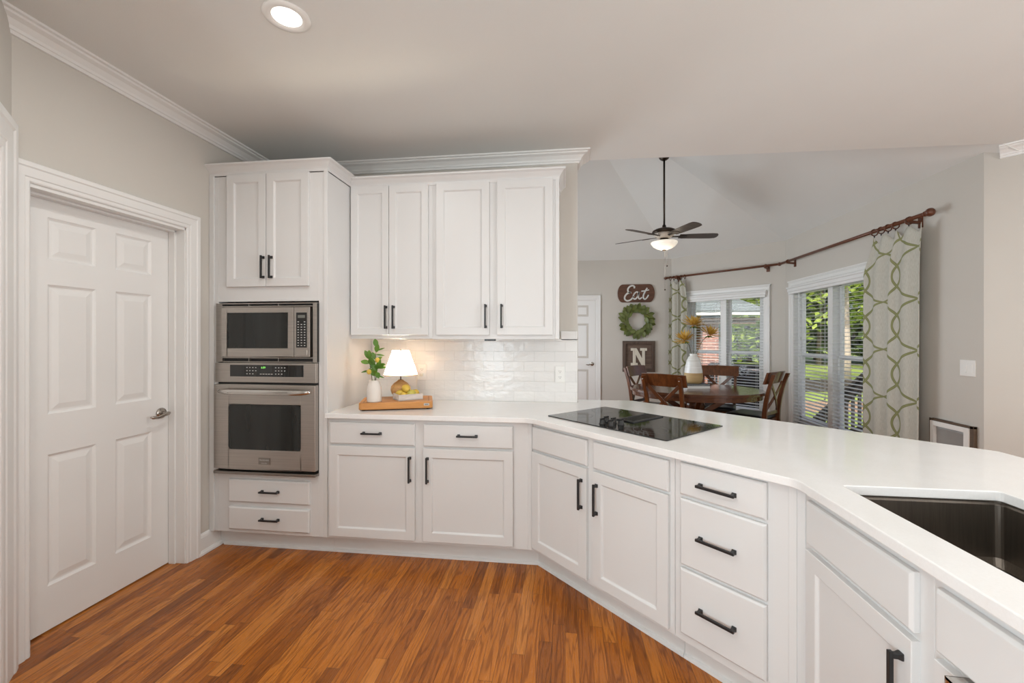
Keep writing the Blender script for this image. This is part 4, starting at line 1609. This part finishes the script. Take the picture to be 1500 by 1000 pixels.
for a in (0, PI / 2, PI, 3 * PI / 2):
    m = MB().bar((.07 * math.cos(a), .07 * math.sin(a), .45), (.42 * math.cos(a), .42 * math.sin(a), .675), .05, .06)
    m.build('brace', M_TABLE, dt, .004)

# X-back chairs
def post_xy(s, z):
    """centre line of a rear leg / back post"""
    if z < .47:
        return -.205 - .045 * ((.47 - z) / .47) ** 1.5
    f = (z - .47) / .53
    return -.205 - .02 * f - .095 * f * f


def make_chair(label, loc, rz):
    e = thing('dining_chair', label, 'chair', loc, rz, 'X-back chairs around the dining table')
    W = .205
    for s in (-1, 1):
        rings = []
        for z in (0, .15, .30, .44, .55, .68, .80, .90, .975):
            y = post_xy(s, z)
            w_ = .018
            d_ = .020 + .006 * max(0, 1 - abs(z - .46) / .4)
            x = s * (W - .012 + .014 * max(0, (z - .47) / .53))
            rings.append([(x - w_, y - d_, z), (x + w_, y - d_, z), (x + w_, y + d_, z), (x - w_, y + d_, z)])
        MB().loft(rings).build('rear_leg', M_CHAIR, e, .004)
        rings = []
        for z, k in ((0, .015), (.20, .018), (.44, .021)):
            x = s * W
            rings.append([(x - k, .205 - k, z), (x + k, .205 - k, z), (x + k, .205 + k, z), (x - k, .205 + k, z)])
        MB().loft(rings).build('front_leg', M_CHAIR, e, .004)
        MB().bar((s * W, .20, .20), (s * W, -.215, .20), .018, .028).build('stretcher', M_CHAIR, e, .002)
    ap_ = MB()
    ap_.box(-W, W, .195, .215, .385, .44).box(-W, W, -.205, -.185, .385, .44).box(-W - .01, -W + .01, -.2, .2, .385, .44).box(W - .01, W + .01, -.2, .2, .385, .44)
    ap_.build('seat_rail', M_CHAIR, e, .002)
    st = MB()
    sp_ = rounded([(-.215, -.19), (.215, -.19), (.235, .235), (-.235, .235)], {0: .03, 1: .03, 2: .06, 3: .06}, 5)
    cx0, cy0 = 0, .02
    st.loft([[(cx0 + (x - cx0) * k, cy0 + (y - cy0) * k, z) for x, y in sp_] for k, z in ((.97, .438), (1, .445), (1, .468), (.97, .482), (.85, .490), (.4, .492))], True, True)
    st.build('seat', M_LEATHER, e)
    # crest rail, curved in plan, in front of the posts
    rings = []
    n = 14
    for i in range(n + 1):
        x = -.248 + .496 * i / n
        bow = -.030 * math.cos(PI * x / .52) + .012
        zb_, zt_ = .862, .996 + .006 * math.cos(PI * x / .5)
        yb_, yt_ = post_xy(0, zb_) + .022 + bow + .012, post_xy(0, zt_ - .01) + .022 + bow + .012
        rings.append([(x, yb_, zb_), (x, yb_ + .024, zb_), (x, yt_ + .024, zt_), (x, yt_, zt_)])
    MB().loft(rings, True, False).build('crest_rail', M_CHAIR, e, .004)
    # crossed slats and low back rail
    zl, zh = .525, .872
    for s in (-1, 1):
        rings = []
        for i in range(9):
            f = i / 8
            x = s * (-.175 + .35 * f)
            z = zl + (zh - zl) * f
            y = post_xy(0, z) + .010 + s * .006 - .022 * math.sin(PI * f)
            nx, nz = -(zh - zl) * s, .35
            L_ = math.hypot(nx, nz)
            nx, nz = nx / L_ * .019, nz / L_ * .019
            rings.append([(x - nx, y - .006, z - nz), (x + nx, y - .006, z + nz), (x + nx, y + .006, z + nz), (x - nx, y + .006, z - nz)])
        MB().loft(rings).build('cross_slat', M_CHAIR, e, .002)
    MB().box(-.18, .18, post_xy(0, .52) - .009, post_xy(0, .52) + .009, .498, .538).build('lower_rail', M_CHAIR, e, .002)
    bt = MB()
    for s in (-1, 1):
        yb_ = post_xy(0, .93) - .024
        bt.lathe([(.007, 0), (.007, .004), (.004, .006), (.001, .006)], 12).tf(Matrix.Identity(4)) if False else bt.ball((s * .205, yb_, .935), .008, 1, .5, 1, 10)
    bt.build('screw_cap', M_NICKEL, e)
    return e


def face(crest, dirv, label, back=.300):
    d = Vector(dirv).normalized()
    x, y = crest[0] + d.x * back, crest[1] + d.y * back
    return make_chair(label, (x, y, 0), math.atan2(d.y, d.x) - PI / 2)


face((1.02, 4.73), (.62, .785), 'dining chair nearest the counter, its back towards the kitchen')
face((.945, 6.165), (.80, -.60), 'dining chair in front of the wooden letter sign')
face((2.15, 6.31), (-.40, -.92), 'dining chair behind the flower vase, before the angled window')
face((2.445, 5.225), (-.72, .70), 'dining chair seen edge-on at the window end of the table')

# books, vase and mums on the table
bkx, bky = 1.61, 5.64
bk1 = thing('book', 'white book at the bottom of the pair under the flower vase', 'book', (bkx, bky, .7605), math.radians(14))
bk2 = thing('book', 'dark blue covered book directly beneath the flower vase', 'book', (bkx + .01, bky + .01, .7905), math.radians(186))
for e, w_, d_, h_, mt in ((bk1, .31, .25, .029, M_PAPER), (bk2, .30, .235, .022, M_NAVY)):
    MB().box(-w_ / 2 + .004, w_ / 2 - .004, -d_ / 2 + .004, d_ / 2, .003, h_ - .003).build('pages', M_PAPER, e)
    MB().box(-w_ / 2, w_ / 2, -d_ / 2, d_ / 2, 0, .003).box(-w_ / 2, w_ / 2, -d_ / 2, d_ / 2, h_ - .003, h_).box(-w_ / 2, w_ / 2, d_ / 2 - .003, d_ / 2, 0, h_).build('cover', mt, e, .001)
fv = thing('flower_vase', 'white and tan stoneware vase on the books on the table', 'vase', (bkx + .01, bky + .03, .8130))
MB().lathe([(.001, 0), (.090, 0), (.104, .018), (.110, .055), (.111, .10), (.106, .16), (.094, .23), (.078, .295), (.062, .328), (.046, .345), (.044, .358), (.050, .374), (.046, .375), (.040, .358), (.042, .34), (.07, .29), (.095, .16), (.095, .03), (.001, .02)], 40).build('vase_body', M_TWOTONE, fv)


def mum(label, top, lean, r):
    e = thing('mustard_flower', label, 'flower', (bkx + .01, bky + .03, 1.10), 0, 'mustard flowers in the stoneware vase')
    tp_ = Vector(top)
    MB().tube([(0, 0, -.22), (lean * .02, 0, .06), tuple(tp_ * .55 + Vector((0, 0, .06))), tuple(tp_)], [.004, .0035, .0035, .003], 8).build('stem', M_STEM, e)
    pm = MB()
    R = random.Random(int(r * 1e4) + int(lean * 10))
    ax = Vector((lean * .35, -.35, .9)).normalized()
    q = ax.to_track_quat('Z', 'Y')
    for ring_, (cnt, el, ln) in enumerate(((16, 10, 1.0), (15, 30, .97), (13, 50, .85), (8, 72, .65))):
        for k in range(cnt):
            a = 2 * PI * (k + ring_ * .5) / cnt + R.uniform(-.12, .12)
            ee = math.radians(el + R.uniform(-8, 8))
            d = q @ Vector((math.cos(a) * math.cos(ee), math.sin(a) * math.cos(ee), math.sin(ee)))
            leaf(pm, tp_ + d * .01, tp_ + d * r * ln * R.uniform(.85, 1.1), r * .135, q @ Vector((0, 0, 1)), -.18, 4)
    pm.build('petals', M_PETAL, e, fix=False)
    lm = MB()
    for k in range(5):
        a = 2 * PI * k / 5
        leaf(lm, tp_ - Vector((0, 0, .015)), tp_ + Vector((math.cos(a) * .06, math.sin(a) * .06, -.04)), .03, (0, 0, 1))
    lm.build('sepals', M_LEAF, e, fix=False)


mum('tallest mustard flower, standing upright above the vase', (.0, .0, .45), .1, .165)
mum('mustard flower leaning left over the curtain', (-.11, -.03, .255), -1, .16)
mum('mustard flower leaning right before the window', (.185, .0, .33), 1, .16)

# ------------------------------------------------------------------ wall decor on the dining back wall (y = 7.56)
YW = 7.56
es = thing('eat_sign', 'brown wooden plaque with grey script word Eat on the wall', 'sign', (1.21, YW, 2.155))
bl_ = [(-.225, -.155)] + [(.225, -.155)] + [(.305 * math.cos(t_) * 1.0 if False else .225 + .085 * math.cos(t_), .155 * math.sin(t_)) for t_ in [(-75 + 15 * k) * PI / 180 for k in range(11)]] + [(.225, .155), (-.225, .155)] + [(-.225 - .085 * math.cos(t_), -.155 * math.sin(t_)) for t_ in [(-75 + 15 * k) * PI / 180 for k in range(11)]]
MB().prism(bl_, -.022, -.001, axis=1).build('plaque', M_SIGN, es, .003)


def spline(pts, n=8):
    out = []
    P = [Vector((p[0], p[1])) for p in pts]
    P = [P[0] * 2 - P[1]] + P + [P[-1] * 2 - P[-2]]
    for i in range(1, len(P) - 2):
        for k in range(n):
            t_ = k / n
            a, b, c, d = P[i - 1], P[i], P[i + 1], P[i + 2]
            q = .5 * ((2 * b) + (c - a) * t_ + (2 * a - 5 * b + 4 * c - d) * t_ * t_ + (3 * b - a - 3 * c + d) * t_ ** 3)
            out.append(q)
    out.append(P[-2])
    return out


def stroke(m, pts, w0=.011, w1=.011, y=-.024, th=.006):
    P = spline(pts)
    rings = []
    for i, p in enumerate(P):
        d = (P[min(i + 1, len(P) - 1)] - P[max(0, i - 1)]).normalized()
        nx = Vector((-d.y, d.x))
        f = i / (len(P) - 1)
        w_ = 1.12 * (w0 + (w1 - w0) * f)
        a, b = p + nx * w_, p - nx * w_
        rings.append([(a.x, y, a.y), (b.x, y, b.y), (b.x, y - th, b.y), (a.x, y - th, a.y)])
    m.loft(rings)


m = MB()
# script capital E, then a, t  (x, z about the plaque centre)
stroke(m, [(-.035, .085), (-.030, .112), (-.060, .132), (-.105, .118), (-.138, .075), (-.135, .030), (-.105, .012), (-.080, .014)], .012, .012)
stroke(m, [(-.090, .016), (-.145, .0), (-.188, -.050), (-.190, -.100), (-.150, -.128), (-.095, -.112), (-.055, -.070), (-.035, -.045)], .013, .010)
m.build('letter_e', M_GALV, es, fix=True)
m = MB()
stroke(m, [(.040, -.005), (.018, .022), (-.018, .008), (-.046, -.040), (-.046, -.082), (-.020, -.100), (.012, -.072), (.036, -.018), (.048, .020)], .010, .010)
stroke(m, [(.050, .022), (.036, -.035), (.040, -.080), (.062, -.098), (.095, -.070)], .011, .009)
m.build('letter_a', M_GALV, es)
m = MB()
stroke(m, [(.185, .090), (.150, .030), (.120, -.040), (.122, -.085), (.150, -.102), (.185, -.068), (.205, -.030)], .011, .009)
m.build('letter_t', M_GALV, es)
m = MB()
stroke(m, [(.085, .034), (.14, .040), (.215, .056)], .009, .008, -.0245)
m.build('letter_t_bar', M_GALV, es)

wr = thing('leaf_wreath', 'round green magnolia leaf wreath between the two wooden signs', 'wreath', (1.212, YW, 1.672))
rg_ = MB()
rg_.tube([(.19 * math.cos(t_), -.03, .19 * math.sin(t_)) for t_ in [2 * PI * k / 36 for k in range(37)]], .022, 8)
rg_.build('twig_ring', M_TRUNK, wr)
lv = MB()
R = random.Random(5)
for ring_ in range(3):
    cnt = 16 + ring_ * 2
    for k in range(cnt):
        a = 2 * PI * (k + ring_ * .4) / cnt + R.uniform(-.08, .08)
        r0 = (.165, .185, .205)[ring_]
        tw = a + (-.95, -.55, -.25)[ring_] + R.uniform(-.25, .25)
        ln = R.uniform(.115, .155)
        b0 = Vector((r0 * math.cos(a), -.035 - .014 * (2 - ring_), r0 * math.sin(a)))
        tip = b0 + Vector((math.cos(tw) * ln * (.35 if ring_ == 0 else .85), -R.uniform(.0, .04), math.sin(tw) * ln * (.35 if ring_ == 0 else .85)))
        if ring_ == 0:
            t2 = a - PI / 2 + R.uniform(-.3, .3)
            tip = b0 + Vector((math.cos(t2) * ln * .9, -R.uniform(.0, .035), math.sin(t2) * ln * .9))
        leaf(lv, b0, tip, R.uniform(.065, .085), (R.uniform(-.5, .5), -1, R.uniform(-.5, .5)), .14, 5)
lv.build('leaves', M_WREATH, wr, fix=False)

ns = thing('letter_sign', 'square rustic framed board with a cream letter N', 'sign', (1.255, YW, 1.07))
hw_, hh_ = .268, .262
MB().box(-hw_ + .04, hw_ - .04, -.018, -.001, -hh_ + .04, hh_ - .04).build('backboard', M_RUSTIC, ns)
lnz = MB()
for z in (-.11, .0, .11):
    lnz.box(-hw_ + .05, hw_ - .05, -.0188, -.0178, z - .0015, z + .0015)
lnz.build('board_gaps', M_SHADOW, ns)
MB().sweep([(0, 0), (0, .045), (.008, .050), (.050, .042), (.055, .030), (.055, 0)], [(-hw_ + .052, -hh_ + .052), (hw_ - .052, -hh_ + .052), (hw_ - .052, hh_ - .052), (-hw_ + .052, hh_ - .052)], lambda u, v, b: (u, -b - .001, v), closed_path=True, left=-1).build('frame', M_RUSTICF, ns)
Np = [(-.135, -.155), (-.135, -.112), (-.100, -.112), (-.100, .098), (-.135, .098), (-.135, .142), (-.038, .142), (.055, -.035), (.055, .098), (.022, .098), (.022, .142), (.135, .142), (.135, .098), (.102, .098), (.102, -.155), (.048, -.155), (-.052, .035), (-.052, -.112), (-.020, -.112), (-.020, -.155)]
b = bmesh.new()
fvs = [b.verts.new((x, -.032, z)) for x, z in Np]
fc = b.faces.new(fvs)
g = bmesh.ops.extrude_face_region(b, geom=[fc])
bmesh.ops.translate(b, verts=[v for v in g['geom'] if isinstance(v, bmesh.types.BMVert)], vec=(0, .0135, 0))
bmesh.ops.recalc_face_normals(b, faces=b.faces)
me = bpy.data.meshes.new('letter')
b.to_mesh(me)
b.free()
me.materials.append(M_LETTER)
o = bpy.data.objects.new('letter', me)
COL.objects.link(o)
o.parent = ns

# ------------------------------------------------------------------ outdoors
GZ = -.60
struct(MB().box(-30, 90, 7.9, 90, GZ - .3, GZ).box(3.4, 90, -10, 7.9, GZ - .3, GZ).build('ground', M_LAWN))


def tree(label, x, y, h0, h1, rx, seed, mat, trunk_r=.16, n=900, size=.34, tmat=M_TRUNK):
    R = random.Random(seed)
    e = thing('garden_tree', label, 'tree', (x, y, GZ), 0, 'trees on the lawn outside')
    MB().tube([(0, 0, -.05), (.05, .02, h0 * .6), (0, .05, h0 + (h1 - h0) * .7)], [trunk_r, trunk_r * .8, trunk_r * .35], 10).build('trunk', tmat, e)
    c = MB()
    blobs = [(R.uniform(-.55, .55) * rx, R.uniform(-.5, .5) * rx, h0 + (h1 - h0) * R.uniform(.12, .9), rx * R.uniform(.38, .62)) for _ in range(9)]
    for _ in range(n):
        bx_, by_, bz_, br_ = R.choice(blobs)
        d = Vector((R.gauss(0, 1), R.gauss(0, 1), R.gauss(0, 1))).normalized() * br_ * R.uniform(.55, 1.05)
        p = Vector((bx_, by_, bz_)) + d
        p.z = max(p.z, h0 * .8)
        q = Vector((R.gauss(0, 1), R.gauss(0, 1), R.gauss(0, .6))).normalized()
        leaf(c, p, p + q * size * R.uniform(.7, 1.4), size * .6, (R.uniform(-1, 1), R.uniform(-1, 1), 1), .1, 2)
    c.build('crown', mat, e, fix=False)
    return e


tree('bright green tree outside the angled window, behind the deck', 7.6, 17.5, 1.5, 4.6, 2.1, 1, M_TREE1, .14, 1500, .26)
tree('yellow green tree with pale trunk behind the stair rail', 11.6, 19.4, 2.4, 8.0, 2.1, 2, M_TREE1, .22, 1400, .30, M_TRUNKL)
tree('tall leafy tree standing alone in front of the dark woods', 20.5, 27, 2.2, 9.5, 2.6, 41, M_TREE1, .22, 1500, .42)
# the unbroken dark wood beyond the lawn
R = random.Random(77)
wd = thing('woodland', 'dark unbroken woodland closing off the far side of the lawn', 'woodland', (0, 0, GZ))
wd['kind'] = 'stuff'
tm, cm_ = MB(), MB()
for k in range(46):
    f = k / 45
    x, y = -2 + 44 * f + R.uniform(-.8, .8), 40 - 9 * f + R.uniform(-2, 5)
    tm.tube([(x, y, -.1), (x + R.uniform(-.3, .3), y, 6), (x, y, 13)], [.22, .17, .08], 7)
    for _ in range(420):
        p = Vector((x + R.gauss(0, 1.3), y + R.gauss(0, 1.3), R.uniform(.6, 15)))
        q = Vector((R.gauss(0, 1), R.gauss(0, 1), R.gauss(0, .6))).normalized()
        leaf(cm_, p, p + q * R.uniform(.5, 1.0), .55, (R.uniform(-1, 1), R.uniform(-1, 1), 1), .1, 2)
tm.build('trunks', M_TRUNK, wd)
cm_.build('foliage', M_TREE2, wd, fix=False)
tag(MB().box(8.6, 12.0, 17.0, 17.3, GZ, GZ + .42).box(8.7, 8.95, 16.95, 17.0, GZ, GZ + .5).build('garden_wall', M_DECK), 'low dark garden wall across the lawn', 'garden wall')
struct(MB().box(5, 40, 12.4, 14.4, GZ, GZ + .012).build('path', M_DIRT))

# deck, its rail and the stair rail going down beside the window wall
dkk = thing('deck', 'dark wooden deck outside the bay windows', 'deck', (0, 0, 0))
m = MB()
m.prism([(3.25, 3.6), (6.2, 3.6), (6.2, 6.95), (4.25, 6.95), (4.1, 8.62), (2.95, 9.42), (2.05, 7.85), (3.25, 6.5)], -.20, -.05)
m.build('deck_boards', M_DECK, dkk)
for x, y in ((6.1, 3.7), (6.1, 6.8), (4.0, 8.5), (3.0, 9.2)):
    MB().box(x - .06, x + .06, y - .06, y + .06, GZ, -.2).build('deck_post', M_DECK, dkk)
srl = thing('stair_rail', 'dark sloping stair rail with balusters outside the curtained window', 'railing', (0, 0, 0))
p0, p1 = Vector((4.6, 7.02, .93)), Vector((4.6, 8.60, -.19))
MB().bar(p0, p1, .14, .05).bar(p0 - Vector((0, 0, .10)), p1 - Vector((0, 0, .10)), .05, .10).build('handrail', M_DECK, srl)
for q in (p0, p1):
    MB().box(q.x - .05, q.x + .05, q.y - .05, q.y + .05, GZ, q.z + .02).build('post', M_DECK, srl)
for k in range(1, 10):
    q = p0.lerp(p1, k / 10)
    MB().box(q.x - .018, q.x + .018, q.y - .018, q.y + .018, GZ, q.z - .08).build('baluster', M_DECK, srl)
MB().bar(p0 - Vector((0, 0, .85)), p1 - Vector((0, 0, .38)), .04, .08).build('bottom_rail', M_DECK, srl)
drl = thing('deck_rail', 'dark level deck rail with balusters outside the angled window', 'railing', (0, 0, 0))
p0, p1 = Vector((4.03, 8.56, .86)), Vector((3.0, 9.28, .86))
MB().bar(p0, p1, .14, .04).build('top_rail', M_DECK, drl)
MB().bar(p0 - Vector((0, 0, .08)), p1 - Vector((0, 0, .08)), .04, .09).build('upper_rail', M_DECK, drl)
MB().bar(p0 - Vector((0, 0, .80)), p1 - Vector((0, 0, .80)), .04, .09).build('bottom_rail', M_DECK, drl)
for k in range(13):
    q = p0.lerp(p1, k / 12)
    w_ = .05 if k in (0, 12) else .02
    MB().box(q.x - w_, q.x + w_, q.y - w_, q.y + w_, -.049, q.z - .02).build('post' if k in (0, 12) else 'baluster', M_DECK, drl)
# neighbouring wing of the house: brick pier, green siding, porch roof
wg = thing('porch_wing', 'brick and green sided house wing with porch roof outside the angled window', 'house wing', (0, 0, 0))
MB().box(3.12, 3.46, 10.2, 10.7, GZ, 1.78).build('brick_pier', M_BRICK, wg)
MB().box(.6, 3.95, 11.3, 11.6, GZ, 2.1).build('siding_wall', M_TEAL, wg)
MB().prism([(-.5, 10.0), (4.3, 10.0), (4.3, 13.5), (-.5, 13.5)], 1.78, 1.84).box(.2, 4.2, 10.05, 10.2, 1.70, 1.84).build('soffit', M_SOFFIT, wg)
MB().box(-.5, 4.35, 9.90, 10.0, 1.89, 1.96).build('gutter', M_TRIM, wg, .01)
MB().loft([[(-.6, 9.9, 1.95), (4.4, 9.9, 1.95), (3.2, 13.6, 3.3), (-.6, 13.6, 3.3)], [(-.6, 9.9, 2.0), (4.4, 9.9, 2.0), (3.2, 13.6, 3.36), (-.6, 13.6, 3.36)]]).build('roof', M_ROOF, wg)
MB().box(3.5, 3.86, 11.26, 11.3, GZ + .3, 1.3).build('side_door', M_GALV, wg)
gl_ = thing('patio_grill', 'black covered grill standing on the deck outside', 'grill', (3.42, 8.42, -.05), -.6)
MB().box(-.45, .45, -.25, .25, .05, .72).build('cabinet_body', M_BLACKPL, gl_, .02)
MB().loft([[(-.40, -.24, .72), (.40, -.24, .72), (.40, .24, .72), (-.40, .24, .72)], [(-.40, -.18, .95), (.40, -.18, .95), (.40, .2, .95), (-.40, .2, .95)]]).build('lid', M_BLACKPL, gl_, .03)
MB().tube([(-.3, -.26, .84), (-.3, -.30, .86), (.3, -.30, .86), (.3, -.26, .84)], .012, 8).build('lid_handle', M_CHROME, gl_)
for x, y in ((-.4, -.2), (.4, -.2), (.4, .2), (-.4, .2)):
    MB().lathe([(.04, 0), (.04, .05)], 10, (x, y, 0)).build('wheel', M_BLACKPL, gl_)
